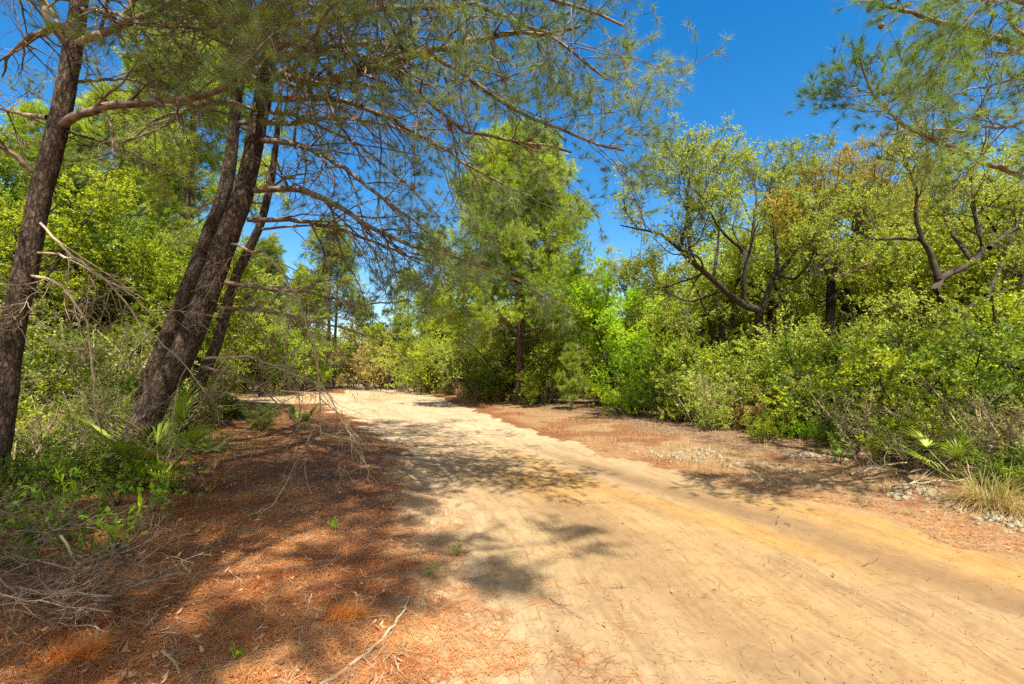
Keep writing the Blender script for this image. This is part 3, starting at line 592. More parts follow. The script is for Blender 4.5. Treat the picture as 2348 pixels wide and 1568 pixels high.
oak('oak_tree', 'moss hung oak with dark forking limbs and an olive crown, right of centre', b,
    np.array([b, P(1738, 800, D1), P(1742, 712, D1)]), [.17, .14, .12],
    [path([(1742, 712, D1), (1690, 690, D1), (1667, 668, D1 - .3), (1635, 640, D1 - .6), (1588, 606, D1 - .9), (1555, 568, D1 - 1.2), (1522, 538, D1 - 1.4), (1460, 525, D1 - 1.5), (1415, 517, D1 - 1.6)]),
     path([(1742, 712, D1), (1702, 700, D1), (1707, 640, D1 - .2), (1712, 590, D1 - .3), (1725, 520, D1 - .4), (1738, 440, D1 - .5), (1720, 380, D1 - .4)]),
     path([(1742, 712, D1), (1765, 665, D1), (1782, 620, D1 + .3), (1787, 575, D1 + .5), (1780, 520, D1 + .7), (1765, 450, D1 + .8), (1790, 390, D1 + 1)]),
     path([(1782, 630, D1), (1815, 590, D1), (1840, 550, D1 - .2), (1850, 500, D1 - .4), (1880, 440, D1 - .5), (1890, 400, D1 - .4)]),
     path([(1555, 568, D1 - 1.2), (1570, 500, D1 - 1.2), (1575, 440, D1 - 1.1), (1580, 380, D1 - 1)]),
     path([(1660, 665, D1), (1590, 690, D1 + .6), (1520, 660, D1 + 1), (1470, 620, D1 + 1.2)]),
     path([(1635, 640, D1 - .6), (1650, 560, D1), (1655, 480, D1 + .5), (1640, 400, D1 + 1)]),
     path([(1782, 630, D1), (1830, 640, D1 - .5), (1870, 600, D1 - 1), (1880, 540, D1 - 1.2)]),
     path([(1712, 590, D1), (1640, 520, D1 - 1), (1600, 450, D1 - 2), (1540, 420, D1 - 2)])],
    [.115, .085, .085, .06, .05, .05, .05, .05, .05], 21, n2=11, leaf='leaf_olive', moss=44, L2=2.0)
D2 = 14.8
b = GP(1895, D2)
oak('oak_tree', 'oak with rusty orange leaves on top and a bare limb before a sky gap', b,
    np.array([b, P(1900, 780, D2), P(1906, 634, D2)]), [.18, .14, .11],
    [path([(1906, 634, D2), (1918, 600, D2), (1953, 564, D2), (1975, 500, D2), (1985, 430, D2), (2000, 380, D2)]),
     path([(1906, 634, D2), (1895, 570, D2), (1890, 500, D2 + .5), (1900, 430, D2 + .7)]),
     path([(1918, 600, D2), (1960, 520, D2 - 1), (2020, 440, D2 - 1.5), (2060, 370, D2 - 1.5)]),
     path([(1906, 640, D2), (1870, 580, D2 - .5), (1860, 520, D2 - 1), (1850, 460, D2 - 1)]),
     path([(1918, 600, D2), (2000, 560, D2 + 1), (2060, 500, D2 + 1.5), (2110, 430, D2 + 1.5)])],
    [.09, .08, .07, .06, .06], 22, n2=10, leaf='leaf_rusty', moss=16, L2=2.2)
o2 = bpy.data.objects['oak_tree.001']
rng2 = R0(5); pts = resample(path([(1906, 640, D2 - .5), (1966, 615, D2 - .6), (2013, 597, D2 - .7)]), 8)
c, r_ = spawn(rng2, pts[None], np.linspace(.06, .02, 8)[None], 9, .4, 1, .7, .4, .7, 6, .2, (0, 0, .1), rmin=.006)
V, F = join([tubes(pts[None], np.linspace(.07, .025, 8)[None], 7), tubes(c, r_, 3)]); o = obj('bare_limb', mesh('bare_limb', V - np.array(b), F), M['dead'], o2)
D3 = 10.2
b = GP(2222, D3)
oak('oak_tree', 'nearest oak at the right with a crooked dark trunk that zigzags above the shrubs', b,
    np.array([b, P(2222, 850, D3), P(2219, 775, D3), P(2213, 732, D3)]), [.16, .14, .13, .125],
    [path([(2213, 732, D3), (2186, 709, D3), (2135, 657, D3), (2150, 635, D3), (2190, 615, D3), (2233, 601, D3), (2268, 568, D3), (2250, 526, D3), (2243, 470, D3), (2235, 400, D3)]),
     path([(2215, 735, D3), (2232, 702, D3), (2262, 678, D3), (2308, 662, D3), (2360, 640, D3)]),
     path([(2213, 760, D3), (2200, 755, D3), (2140, 765, D3 - .3), (2085, 790, D3 - .6)]),
     path([(2235, 790, D3), (2300, 756, D3 - .3), (2345, 749, D3 - .5), (2420, 745, D3 - .6)]),
     path([(2150, 640, D3), (2135, 585, D3), (2112, 550, D3), (2093, 517, D3), (2095, 450, D3), (2080, 400, D3)]),
     path([(2112, 550, D3), (2060, 548, D3), (2000, 545, D3), (1960, 520, D3)]),
     path([(2233, 601, D3), (2180, 540, D3 + .6), (2150, 470, D3 + 1), (2160, 400, D3 + 1.2)]),
     path([(2268, 568, D3), (2330, 520, D3 + .4), (2400, 480, D3 + .6)]),
     path([(2262, 678, D3), (2290, 600, D3 + .5), (2320, 540, D3 + .8), (2380, 420, D3 + 1)])],
    [.105, .085, .06, .06, .07, .045, .05, .05, .05], 23, n2=6, leaf='leaf_olive', moss=10, L2=1.35, n3=8, n4=8, ll=.034, lw=.024)

# ------------------------------------------------------------------ general kinds, built once then copied
def proto_oak(seed, H=8.0, W=3.6, leaf='leaf', n=9, lean=0, per=22, ll=.056, lw=.038, tr=.15, clear=.3, mossn=0):
    rng = R0(seed); root = thing('oak_tree', (0, 0, 0), None, None)
    top = np.array([lean, 0, H * clear]); tk = np.array([[0, 0, -.15], [lean * .3 + .1, 0, H * clear * .5], top])
    V, F, bc, p, rr = trunk_mesh(tk, [tr, tr * .85, tr * .7], 14, 30, seed, .3, .07)
    obj('trunk', mesh('trunk', V, F, {'bc': bc}, True), M['oak_bark'], root)
    limbs = []
    for k in range(n):
        a = k * 2.4 + rng.random(); e = rng.uniform(.25, 1.0); L = H * (1 - clear) * .75
        d = np.array([math.cos(a) * W * .75 * (1.2 - e * .6), math.sin(a) * W * .75 * (1.2 - e * .6), L * e])
        t = np.linspace(0, 1, 7)[:, None]; q = top - [0, 0, rng.random() * H * .1]; pts = q + d * t + rng.normal(0, .16, (7, 3)) * t + np.array([0, 0, .12 * L]) * np.sin(t * 3.1)
        limbs.append(pts)
    oak_crown(rng, limbs, [tr * .5] * n, np.zeros(3), root, n2=8, n3=7, n4=7, leaf=leaf, per=per, ll=ll, lw=lw, L2=W * .45, moss=mossn, fine=False)
    return root
def proto_shrub(seed, H=2.0, W=1.2, leaf='leaf', stems=10, n2=10, n3=9, per=18, ll=.048, lw=.034, name='shrub', wood='oak_branch', up=.3, K=8, n4=0):
    rng = R0(seed); root = thing(name, (0, 0, 0), None, None)
    a = rng.random(stems) * 6.283; s = rng.random(stems) ** .5
    P0 = np.stack([np.cos(a) * s * .25 * W, np.sin(a) * s * .25 * W, np.full(stems, -.05)], 1)
    D0 = np.stack([np.cos(a) * s * W, np.sin(a) * s * W, np.full(stems, H * .8)], 1)
    L = np.linalg.norm(D0, axis=1) * rng.uniform(.7, 1.05, stems)
    c1 = grow(rng, P0, D0, L, K, .12, (0, 0, .1)); r1 = np.linspace(.022, .008, K)[None] * np.ones((stems, 1)) * (H / 2)
    c2, r2 = spawn(rng, c1, r1, n2, .12, 1, H * .38, .4, .95, 7, .2, (0, 0, up), rf=.5, rmin=.004, taper=.5)
    c3, r3 = spawn(rng, c2, r2, n3, .1, 1, H * .17, .4, .85, 5, .22, (0, 0, up), rf=.5, rmin=.0028)
    V, F = join([tubes(c1, r1, 6), tubes(c2, r2, 4), tubes(c3, r3, 3)])
    obj('stems', mesh('stems', V, F), M[wood], root)
    if per:
        V, F, v = leafset(rng, c3, per, ll, lw, .7)
        obj('foliage', mesh('foliage', V, F, {'v': v}), M[leaf], root)
    return root
def proto_pine(seed, H=11, W=3.3, nmat='needle', clear=.3, n=34, tuft=16, nl=.18, w=.017, tr=.17, name='pine_tree', n3=8, dens=1.0, L2f=.36):
    rng = R0(seed); root = thing(name, (0, 0, 0), None, None)
    tk = np.array([[0, 0, -.15], [.05, 0, H * .3], [-.08, 0, H * .65], [0, 0, H]])
    V, F, bc, p, rr = trunk_mesh(tk, [tr, tr * .8, tr * .5, tr * .06], 14, 40, seed, .2, .05)
    obj('trunk', mesh('trunk', V, F, {'bc': bc}, True), M['pine_bark'], root)
    z = np.sort(clear + (1 - clear) * rng.random(n) ** .85) * H * .985; a = np.arange(n) * 2.4 + rng.random(n)
    f = (z / H - clear) / (1 - clear); prof = W * np.clip((1 - f) ** .8 * (.85 + .4 * f) + .05, .1, 1) * rng.uniform(.6, 1.1, n)
    P0 = np.stack([z * 0, z * 0, z], 1); D0 = np.stack([np.cos(a), np.sin(a), .1 + .7 * f], 1)
    c1 = grow(rng, P0, D0, prof, 10, .06, (0, 0, .25)); r1 = (tr * .26 * (prof / W * .8 + .2))[:, None] * np.linspace(1, .2, 10)[None]
    c2, r2 = spawn(rng, c1, r1, 12, .15, 1, W * L2f, .35, .8, 7, .14, (0, 0, .1), rf=.5, rmin=.008, flat=.6)
    c3, r3 = spawn(rng, c2, r2, n3, .15, 1, W * .16, .4, .75, 4, .16, (0, 0, .35), rf=.5, rmin=.005)
    V, F = join([tubes(c1, r1, 6), tubes(c2, r2, 3), tubes(c3, r3, 3)]); obj('branches', mesh('branches', V, F), M['branch'], root)
    tips = np.concatenate([c3[:, -1], c3[:, 2], c2[:, -1], c2[:, -2]]); dirs = nrm(np.concatenate([c3[:, -1] - c3[:, -2], c3[:, 2] - c3[:, 1], c2[:, -1] - c2[:, -2], c2[:, -2] - c2[:, -3]]) + [0, 0, .01])
    V, F, v = needleset(rng, tips, dirs, tuft, nl, w, .6, .1); obj('crown', mesh('crown', V, F, {'v': v}), M[nmat], root)
    return root
def recolour(root, part, mat):
    for ch in root.children:
        if ch.name.split('.')[0] == part:
            ch.material_slots[0].link = 'OBJECT'; ch.material_slots[0].material = M[mat]
class Kind:
    def __init__(s, root): s.root = root; s.used = False
    def place(s, loc, label, cat, group=None, scale=1.0, rot=0.0, mat=None, part='foliage', sz=None, name=None):
        if s.used: o = dup(s.root)
        else: o = s.root; s.used = True
        o.location = tuple(loc); o.rotation_euler = (0, 0, rot); o.scale = (scale, scale, sz or scale)
        for k in ('label', 'category', 'group'):
            if k in o: del o[k]
        if name: o.name = name
        tag(o, label, cat, group)
        for ch in o.children:
            if ch.name.split('.')[0] == part and mat: ch.material_slots[0].link = 'OBJECT'; ch.material_slots[0].material = M[mat]
        return o

S = [Kind(proto_shrub(101)), Kind(proto_shrub(102, 2.2, 1.5, stems=11, ll=.075, lw=.027)), Kind(proto_shrub(103, 1.6, 1.5, stems=12, ll=.036, lw=.027, per=26)), Kind(proto_shrub(104, 3.4, 1.5, stems=10, n2=14, n3=10, per=17, ll=.058, lw=.040))]
TW = Kind(proto_shrub(105, 1.8, 1.5, stems=14, n2=9, n3=8, per=0, wood='dead'))
TL = Kind(proto_shrub(106, 2.0, 1.5, stems=12, n2=9, n3=7, per=3, wood='dead', ll=.045, lw=.03))
OK = [Kind(proto_oak(111)), Kind(proto_oak(112, 7.0, 3.8, lean=.5, n=10)), Kind(proto_oak(113, 6.0, 2.2, tr=.09, clear=.2, ll=.055, lw=.035))]
PN = [Kind(proto_pine(121)), Kind(proto_pine(122, 12, 3.6, clear=.45, n=28)), ]
CP = proto_pine(123, 12.0, 5.5, 'needle_bright', clear=.24, n=84, tuft=27, nl=.19, w=.0150, tr=.21, n3=12, L2f=.30)
YP = Kind(proto_pine(124, 2.4, .85, 'needle_bright', clear=.05, n=26, tuft=14, nl=.11, w=.0045, tr=.03, name='young_pine', n3=4))

rngp = R0(77)
# the broad pine beyond the bend
b = GP(1190, 22); CP.location = tuple(b); tag(CP, 'broad pine with dense yellow green crown standing in the centre beyond the track', 'tree')

def put(K, x, d, label, cat='shrub', mat=None, sc=1.0, sz=None, part='foliage', group=None, name=None, dz=0):
    p = GP(x, d); p[2] += dz
    return K.place(p, label, cat, group, sc, rngp.random() * 6.28, mat, part, sz, name)
# --- right side, shrubs from far to near
put(OK[2], 1400, 20, 'slim tree with lush bright green leaves between the centre pine and the oaks', 'tree', 'leaf_bright', 1.05, part='crown', name='slim_tree')
put(S[3], 1470, 18.5, 'tall green shrub behind the low bright mound', mat='leaf_bright', sc=.95)
put(S[2], 1450, 16.5, 'low bright green mound of a shrub at the edge of the verge', mat='leaf_bright', sc=1.0)
put(S[0], 1375, 20, 'yellow green shrub at the foot of the slim bright tree', mat='leaf', sc=1.0)
put(YP, 1310, 18.8, 'young yellow green pine in front of the centre pine', 'tree')
put(YP, 1215, 20.5, 'small young pine left of the yellow green one', 'tree', sc=.6)
put(S[1], 1245, 22, 'pale green shrub at the foot of the centre pine', mat='leaf', sc=1.1)
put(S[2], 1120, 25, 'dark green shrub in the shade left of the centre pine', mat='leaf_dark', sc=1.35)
put(S[3], 1165, 28, 'tall olive shrub behind the dark shaded one', mat='leaf_olive', sc=1.1)
put(S[1], 1650, 13.4, 'olive shrub with a bright top and tangled brown twigs below', mat='leaf_olive', sc=1.1)
put(TL, 1610, 13.0, 'thinly leaved tangle of grey twigs under the olive shrub', mat='leaf_olive', sc=.8)
put(S[3], 1590, 17, 'tall shrub below the left limb of the mossy oak', mat='leaf', sc=1.0)
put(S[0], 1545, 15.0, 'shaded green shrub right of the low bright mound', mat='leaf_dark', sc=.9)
put(S[3], 1740, 14.2, 'tall dense shrub hiding the foot of the mossy oak', mat='leaf', sc=.85)
put(S[0], 1790, 11.8, 'green shrub with dark gaps at its base beside the verge', mat='leaf', sc=1.0)
put(S[3], 1870, 13.0, 'tall light green shrub below the rusty topped oak', mat='leaf_olive', sc=1.0)
put(S[1], 1905, 10.8, 'mid green shrub behind the small verge sapling', mat='leaf_dark', sc=1.05)
put(S[0], 1995, 11.0, 'leafy shrub two metres tall behind the lichen patch', mat='leaf', sc=1.15)
put(S[3], 2030, 12.8, 'tall shrub between the rusty topped oak and the nearest oak', mat='leaf_dark', sc=.95)
put(TL, 1990, 9.0, 'grey twiggy half bare shrub leaning over the verge', mat='leaf', sc=.75)
put(S[1], 2110, 9.6, 'dense shrub left of the nearest oak trunk', mat='leaf', sc=1.05)
put(S[2], 2130, 8.2, 'low spreading shrub of small leaves in front of the nearest oak', mat='leaf', sc=.85)
put(S[1], 2225, 9.0, 'shrub right at the foot of the nearest oak', mat='leaf_dark', sc=1.15)
put(TW, 2230, 7.4, 'bare grey thicket of dead twigs behind the palmetto', sc=.8, cat='shrub')
put(S[0], 2330, 8.4, 'green shrub right of the nearest oak at the photo edge', mat='leaf', sc=1.1)
put(S[3], 2360, 9.6, 'tall shrub filling the right edge behind the oak', mat='leaf', sc=1.1)
put(TL, 2345, 6.6, 'sparse twiggy shrub at the right edge above the grass clump', mat='leaf', sc=.85)
put(TW, 2090, 7.6, 'low tangle of dead twigs beside the lichen', sc=.5)
put(S[0], 2470, 7.0, 'shrub just cut by the right edge of the photo', mat='leaf_dark', sc=1.1)
put(S[2], 1720, 12.2, 'low brownish shrub between the olive and the green shrub', mat='leaf_beige', sc=.75)
put(S[2], 1830, 10.6, 'small bright seedling clump at the edge of the leaf litter', mat='leaf_bright', sc=.32)
# trees behind the right side
g = 'oaks of the wood behind the right hand shrubs'
RL = iter(['oak rising between the slim bright tree and the mossy oak', 'oak showing green under the left limb of the mossy oak', 'large oak directly behind the mossy oak', 'large oak between the mossy oak and the rusty topped oak', 'olive oak close behind the left side of the mossy oak', 'big oak right behind the rusty topped oak', 'tall olive oak between the rusty topped oak and the nearest oak', 'tallest oak behind the nearest oak trunk', 'olive oak just right of the nearest oak trunk', 'olive oak at the right edge of the photo', 'oak far right, mostly beyond the right edge', 'green oak seen left of the mossy oak, low against the sky', 'olive oak between the centre pine and the slim bright tree', 'oak seen just right of the centre pine trunk', 'dark oak deep behind the mossy oak', 'dark oak deep behind the rusty topped oak', 'dark oak deep behind the nearest oak', 'dark oak deep in the wood past the right edge'])
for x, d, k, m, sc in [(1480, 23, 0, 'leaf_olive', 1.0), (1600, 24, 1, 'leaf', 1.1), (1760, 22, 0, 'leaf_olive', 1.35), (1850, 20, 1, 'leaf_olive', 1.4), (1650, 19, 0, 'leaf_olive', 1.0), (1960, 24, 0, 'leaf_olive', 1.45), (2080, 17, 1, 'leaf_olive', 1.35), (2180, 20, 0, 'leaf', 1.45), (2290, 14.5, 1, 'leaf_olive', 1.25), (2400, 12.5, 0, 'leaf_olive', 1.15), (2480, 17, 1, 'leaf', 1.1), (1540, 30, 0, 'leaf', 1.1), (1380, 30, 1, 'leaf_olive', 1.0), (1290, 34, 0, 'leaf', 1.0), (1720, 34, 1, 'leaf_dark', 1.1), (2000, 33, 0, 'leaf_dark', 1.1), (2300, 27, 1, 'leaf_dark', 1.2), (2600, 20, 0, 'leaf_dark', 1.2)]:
    put(OK[k], x, d, next(RL), 'tree', m, sc, part='crown', group=g)
put(PN[0], 1330, 26, 'pine with soft yellow green boughs right behind the centre pine', 'tree', 'needle_bright', .62, part='crown')
# --- far centre
put(S[1], 875, 40, 'big beige dry looking bush at the far bend', mat='leaf_beige', sc=2.4)
put(S[0], 915, 44, 'grey twiggy bush beside the beige one', mat='leaf_beige', sc=2.7)
put(S[1], 815, 46, 'yellow green bush left of the beige one', mat='leaf', sc=1.9)
put(S[3], 1000, 33, 'tall yellow green shrub above the dry grass', mat='leaf', sc=1.35)
put(S[3], 1060, 31, 'second tall shrub above the dry grass nearer the centre pine', mat='leaf_olive', sc=1.3)
put(S[1], 960, 36, 'olive shrub with dry grass round it', mat='leaf_olive', sc=1.5)
put(OK[2], 1000, 38, 'thin light green tree behind the dry grass', 'tree', 'leaf', 1.3, part='crown', name='slim_tree')
put(OK[2], 1085, 30, 'slim olive tree leaning left of the centre pine', 'tree', 'leaf_olive', 1.0, part='crown', name='slim_tree')
put(PN[1], 752, 38, 'tall dark pine by the far bend of the track', 'tree', 'needle', 1.08, part='crown')
put(PN[1], 768, 41, 'second trunk of the pair of tall pines at the far bend', 'tree', 'needle', 1.0, part='crown')
put(PN[1], 935, 52, 'thin far pine beyond the beige bush', 'tree', 'needle', 1.0, part='crown')
put(S[0], 640, 34, 'green bush at the left end of the sandy clearing', mat='leaf', sc=1.4)
put(S[2], 700, 36, 'bright bush beside the clearing', mat='leaf_bright', sc=1.5)
put(S[1], 575, 32, 'dense green bush behind the clearing', mat='leaf', sc=1.2)
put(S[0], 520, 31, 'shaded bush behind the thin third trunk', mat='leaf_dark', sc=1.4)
put(S[2], 770, 50, 'low golden bush where the track vanishes', mat='leaf_beige', sc=.9)
put(S[1], 740, 52, 'green bush behind the pair of far pines', mat='leaf', sc=1.9)
put(OK[2], 560, 28, 'leafy young tree at the left of the clearing', 'tree', 'leaf', 1.0, part='crown', name='slim_tree')
put(OK[2], 660, 33, 'olive young tree behind the clearing', 'tree', 'leaf_olive', 1.1, part='crown', name='slim_tree')
put(PN[0], 700, 34, 'loose pine between the clearing and the pair of tall pines', 'tree', 'needle_bright', .75, part='crown')
put(S[3], 620, 30, 'tall bright shrub at the back of the clearing', mat='leaf_bright', sc=1.2)
put(S[3], 690, 40, 'tall shrub left of the pair of tall pines', mat='leaf', sc=1.5)
put(S[3], 850, 52, 'tall green shrub behind the beige bush', mat='leaf', sc=1.8)
put(OK[2], 900, 44, 'slender dark tree beside the beige bush', 'tree', 'leaf', 1.3, part='crown', name='slim_tree')
put(PN[0], 1085, 36, 'soft yellow green pine left of the centre pine', 'tree', 'needle_bright', .85, part='crown')
put(PN[0], 1010, 40, 'second soft pine farther left of the centre pine', 'tree', 'needle', .8, part='crown')
g = 'trees of the far wood beyond the clearing'
for x, d, k, m, sc in [(560, 42, 0, 'leaf', 1.0), (640, 48, 1, 'leaf_olive', 1.0), (700, 60, 0, 'leaf', 1.1), (790, 66, 1, 'leaf', 1.0), (860, 64, 0, 'leaf', 1.1), (940, 62, 1, 'leaf_olive', 1.1), (1020, 56, 0, 'leaf', 1.15), (1100, 48, 1, 'leaf', 1.1), (1180, 44, 0, 'leaf_dark', 1.1), (480, 38, 1, 'leaf', 1.1), (1250, 52, 1, 'leaf', 1.2)]:
    put(OK[k], x, d, 'green tree of the far wood closing the view', 'tree', m, sc, part='crown', group=g)
FP = iter(['far pine above the clearing, left of the pair of tall pines', 'far pine just right of the pair of tall pines', 'far pine above the beige bush towards the centre pine', 'nearer pine just left of the pair of tall pines', 'far pine seen beside the slender leaning pine'])
for x, d, sc in [(620, 60, 1.1), (830, 72, 1.1), (1010, 70, 1.1), (700, 46, 1.0), (520, 50, 1.2)]:
    put(PN[0], x, d, next(FP), 'tree', 'needle', sc, part='crown', group=g)
# --- left side
put(OK[1], 330, 14, 'olive oak between the left trunk and the leaning pine', 'tree', 'leaf_olive', 1.0, part='crown')
put(OK[0], 180, 12, 'dark oak right behind the left trunk', 'tree', 'leaf_dark', .95, part='crown')
put(OK[0], 20, 10, 'oak spreading behind the far left edge', 'tree', 'leaf', .9, part='crown')
put(PN[0], 330, 20, 'yellow green pine seen through the branches on the left', 'tree', 'needle_bright', 1.0, part='crown')
put(PN[0], 90, 18, 'pine high behind the left trunk', 'tree', 'needle_bright', 1.0, part='crown')
put(PN[0], 600, 27, 'pine seen through bare limbs right of the leaning trunk', 'tree', 'needle', .8, part='crown')
put(PN[1], 260, 14.5, 'tall soft pine behind the gap between left trunk and leaning pine', 'tree', 'needle_bright', .8, part='crown')
put(PN[0], 420, 15, 'tall soft pine behind the upper part of the leaning pine', 'tree', 'needle_bright', 1.2, part='crown')
put(TL, 300, 7.8, 'brown twiggy bush just left of the foot of the leaning pine', mat='leaf_dark', sc=.8)
put(OK[2], 440, 13, 'slim leafy tree close behind the leaning pine', 'tree', 'leaf', 1.0, part='crown', name='slim_tree')
g = 'oaks of the wood behind the left trunks'
LL = iter(['oak behind the upper left side of the leaning pine', 'wide olive oak filling the gap between left trunk and leaning pine', 'green oak behind the middle of the left trunk', 'oak leaning in from the left edge of the photo', 'olive oak seen right through the pair of leaning trunks', 'dark oak beyond the left edge', 'big oak deep in the gap between left trunk and leaning pine', 'big oak deep behind the left trunk', 'big oak deep behind the pair of leaning trunks', 'oak deep in the wood beyond the left edge'])
for x, d, k, m, sc in [(420, 20, 0, 'leaf', 1.0), (250, 22, 1, 'leaf_olive', 1.2), (100, 16, 0, 'leaf', 1.1), (-60, 14, 1, 'leaf', 1.1), (500, 25, 1, 'leaf_olive', .9), (-200, 12, 0, 'leaf_dark', 1.1), (300, 30, 0, 'leaf', 1.3), (60, 26, 1, 'leaf', 1.3), (400, 34, 1, 'leaf', 1.2), (-150, 22, 0, 'leaf', 1.2)]:
    put(OK[k], x, d, next(LL), 'tree', m, sc, part='crown', group=g)
for i, (x, d, k, m, sc, lb) in enumerate([
    (260, 11, 3, 'leaf_olive', .9, 'tall green shrub filling the gap between left trunk and leaning pine'),
    (150, 9.5, 1, 'leaf_dark', 1.1, 'dark shrub just right of the left trunk'),
    (90, 8, 0, 'leaf_olive', .8, 'shrub touching the left trunk on its right side'),
    (360, 12.5, 1, 'leaf_olive', 1.1, 'green shrub behind the foot of the leaning pine'),
    (230, 8.2, 2, 'leaf', .8, 'low green shrub between left trunk and leaning pine'),
    (320, 9.8, 0, 'leaf_dark', .8, 'shaded shrub touching the lower leaning trunk'),
    (-40, 7.5, 1, 'leaf', 1.0, 'shrub at the left edge behind the trunk'),
    (20, 11.5, 3, 'leaf_dark', 1.0, 'tall dark shrub behind the left trunk'),
    (430, 16, 3, 'leaf', .9, 'tall shrub behind the pair of leaning trunks'),
    (540, 15.5, 2, 'leaf', .45, 'small low shrub at the foot of the slender pine by the clearing'),
    (600, 14.5, 2, 'leaf_dark', .4, 'little dark shrub left of the far palmetto'),
    (500, 21, 0, 'leaf', .9, 'sunlit shrub seen between trunk and clearing')]):
    put(S[k], x, d, lb, mat=m, sc=sc)
put(TL, 140, 9.0, 'twiggy olive bush just right of the left trunk', mat='leaf_olive', sc=1.15)
put(TL, 250, 10.2, 'tall twiggy bush in the gap between the left trunk and the leaning pine', mat='leaf_olive', sc=1.5)
put(TL, 10, 8.2, 'twiggy olive bush behind the left edge trunk', mat='leaf_olive', sc=1.4)
put(TW, 390, 12.2, 'dead thicket behind the pair of leaning trunks', sc=1.2)
put(TW, 200, 7.6, 'grey dead twig shrub in front of the dark shrub on the left', sc=.8)
put(TL, 60, 6.6, 'half bare twiggy bush at the foot of the left trunk', mat='leaf', sc=.65)
put(TL, 330, 8.6, 'sparse twiggy bush left of the leaning trunk foot', mat='leaf_olive', sc=.7)

# ------------------------------------------------------------------ the woods that close the view
rngw = R0(909)
LB = {0: ('leafy tree of the deep wood far behind the left trunks', 'deep wood behind the left trunks'),
      1: ('leafy tree of the distant wood past the bend of the track', 'distant wood past the bend'),
      2: ('leafy tree deep in the wood behind the right hand oaks', 'deep wood behind the right hand oaks')}
def far_x(px, d): return (px - 1173.5) / FPX * d
for k in range(66):
    px = -500 + 3400 * (k + rngw.random()) / 66; d = rngw.uniform(30, 62)
    if 520 < px < 1150: d = rngw.uniform(56, 76)
    side = 0 if px < 560 else 1 if px < 1250 else 2
    put(OK[k % 2], px, d, LB[side][0], 'tree', ['leaf', 'leaf_olive'][k % 2 if k % 3 else 0], rngw.uniform(.95, 1.3), part='crown', group=LB[side][1])
for k in range(60):
    px = -400 + 3200 * (k + rngw.random()) / 60; d = rngw.uniform(24, 44)
    if 400 < px < 1130: d = rngw.uniform(52, 66)
    side = 0 if px < 560 else 1 if px < 1250 else 2
    put(S[3], px, d, ['tall shrub in the understorey far behind the left trunks', 'tall shrub at the foot of the distant wood', 'tall shrub in the understorey behind the right hand oaks'][side], 'shrub', ['leaf', 'leaf_olive'][k % 2], rngw.uniform(1.1, 1.7), group='understorey of the ' + LB[side][1])
BV = Kind(proto_pine(125, 12, 2.6, clear=.5, n=22, tuft=13, n3=5, w=.013))
BV.place((-3.1, -1.3, gz(-3.1, -1.3)), 'pine standing left behind the viewer, its crown shading the needle litter', 'tree', None, 1.2, 1.0)
BV.place((-1.25, -1.7, gz(-1.25, -1.7)), 'pine standing right behind the viewer, its shadow reaching the sand', 'tree', None, 1.5, 2.3)

# ------------------------------------------------------------------ things and stuff on the ground
def gp(x, y):
    a = (x - 1173.5) / FPX; b_ = (784 - y) / FPX; v = np.array([a, cp - b_ * sp, sp + b_ * cp]); h = 0.0
    for _ in range(4):
        q = v * ((h - CAM_H) / v[2]); h = gz(q[0], q[1])
    return np.array([q[0], q[1], h])
def ribbons(poly, w):
    T = np.gradient(poly, axis=1); S_ = nrm(np.cross(T, np.broadcast_to([0, 0, 1.], T.shape) + .001)); K = poly.shape[1]
    ww = (w[:, None] * np.sin(np.linspace(.35, 1, K) * np.pi * .99)[None])[..., None] * .5
    V = np.stack([poly - S_ * ww, poly + S_ * ww], 2); n = len(poly)
    b_ = (np.arange(n) * K * 2)[:, None]; k = (np.arange(K - 1) * 2)[None]
    F = np.stack([b_ + k, b_ + k + 1, b_ + k + 3, b_ + k + 2], -1).reshape(-1, 4); return V.reshape(-1, 3), F
def palmetto(seed, n=8, R=.45, h=.5):
    rng = R0(seed); root = thing('palmetto', (0, 0, 0), None, None)
    for k in range(n):
        a = k * 2.4 + rng.random() * .5; e = rng.uniform(.7, 1.35); d = np.array([math.cos(a) * math.cos(e), math.sin(a) * math.cos(e), math.sin(e)])
        L = h * rng.uniform(.7, 1.15); st = grow(rng, np.zeros((1, 3)), d[None], np.array([L]), 6, .04, (d[0] * .5, d[1] * .5, -.1)); tip = st[0, -1]; ax = nrm(st[0, -1] - st[0, -2])
        side = nrm(np.cross(ax, [0, 0, 1.])); m = 24; th = np.linspace(-1.75, 1.75, m) + rng.normal(0, .03, m)
        dd = ax[None] * np.cos(th)[:, None] + side[None] * np.sin(th)[:, None]; ll = R * (1 - .35 * np.abs(th / 1.75) ** 2) * rng.uniform(.9, 1.05, m)
        nn = np.cross(side, ax); Kk = 6; t = np.linspace(0, 1, Kk)
        pl = tip + dd[:, None] * (ll[:, None] * t[None])[..., None] + nn * .06 * np.sin(t * 3)[None, :, None] * .8 - np.array([0, 0, 1.]) * (t ** 2)[None, :, None] * (.10 * R * rng.uniform(.3, 1.6, m))[:, None, None]
        V1, F1 = ribbons(pl, np.full(m, .021)); V2, F2 = tubes(st, np.linspace(.009, .005, 6)[None], 5)
        V, F = join([(V1, F1), (V2, F2)]); obj('frond', mesh('frond', V, F, {'v': np.concatenate([np.repeat(rng.random(m) * .5 + .25, Kk * 2), np.full(len(V2), .6)])}), M['palm'], root)
    return root
PAL = Kind(palmetto(31)); PAL2 = Kind(palmetto(32, 6, .38, .35))
def at_(K, p, label, cat, **kw): return K.place(p, label, cat, kw.pop('group', None), kw.pop('scale', 1.0), kw.pop('rot', rngp.random() * 6.28), **kw)
at_(PAL, gp(365, 1105) + [0, 0, -.02], 'bright green palmetto fan at the foot of the big leaning pine', 'palmetto', scale=1.6)
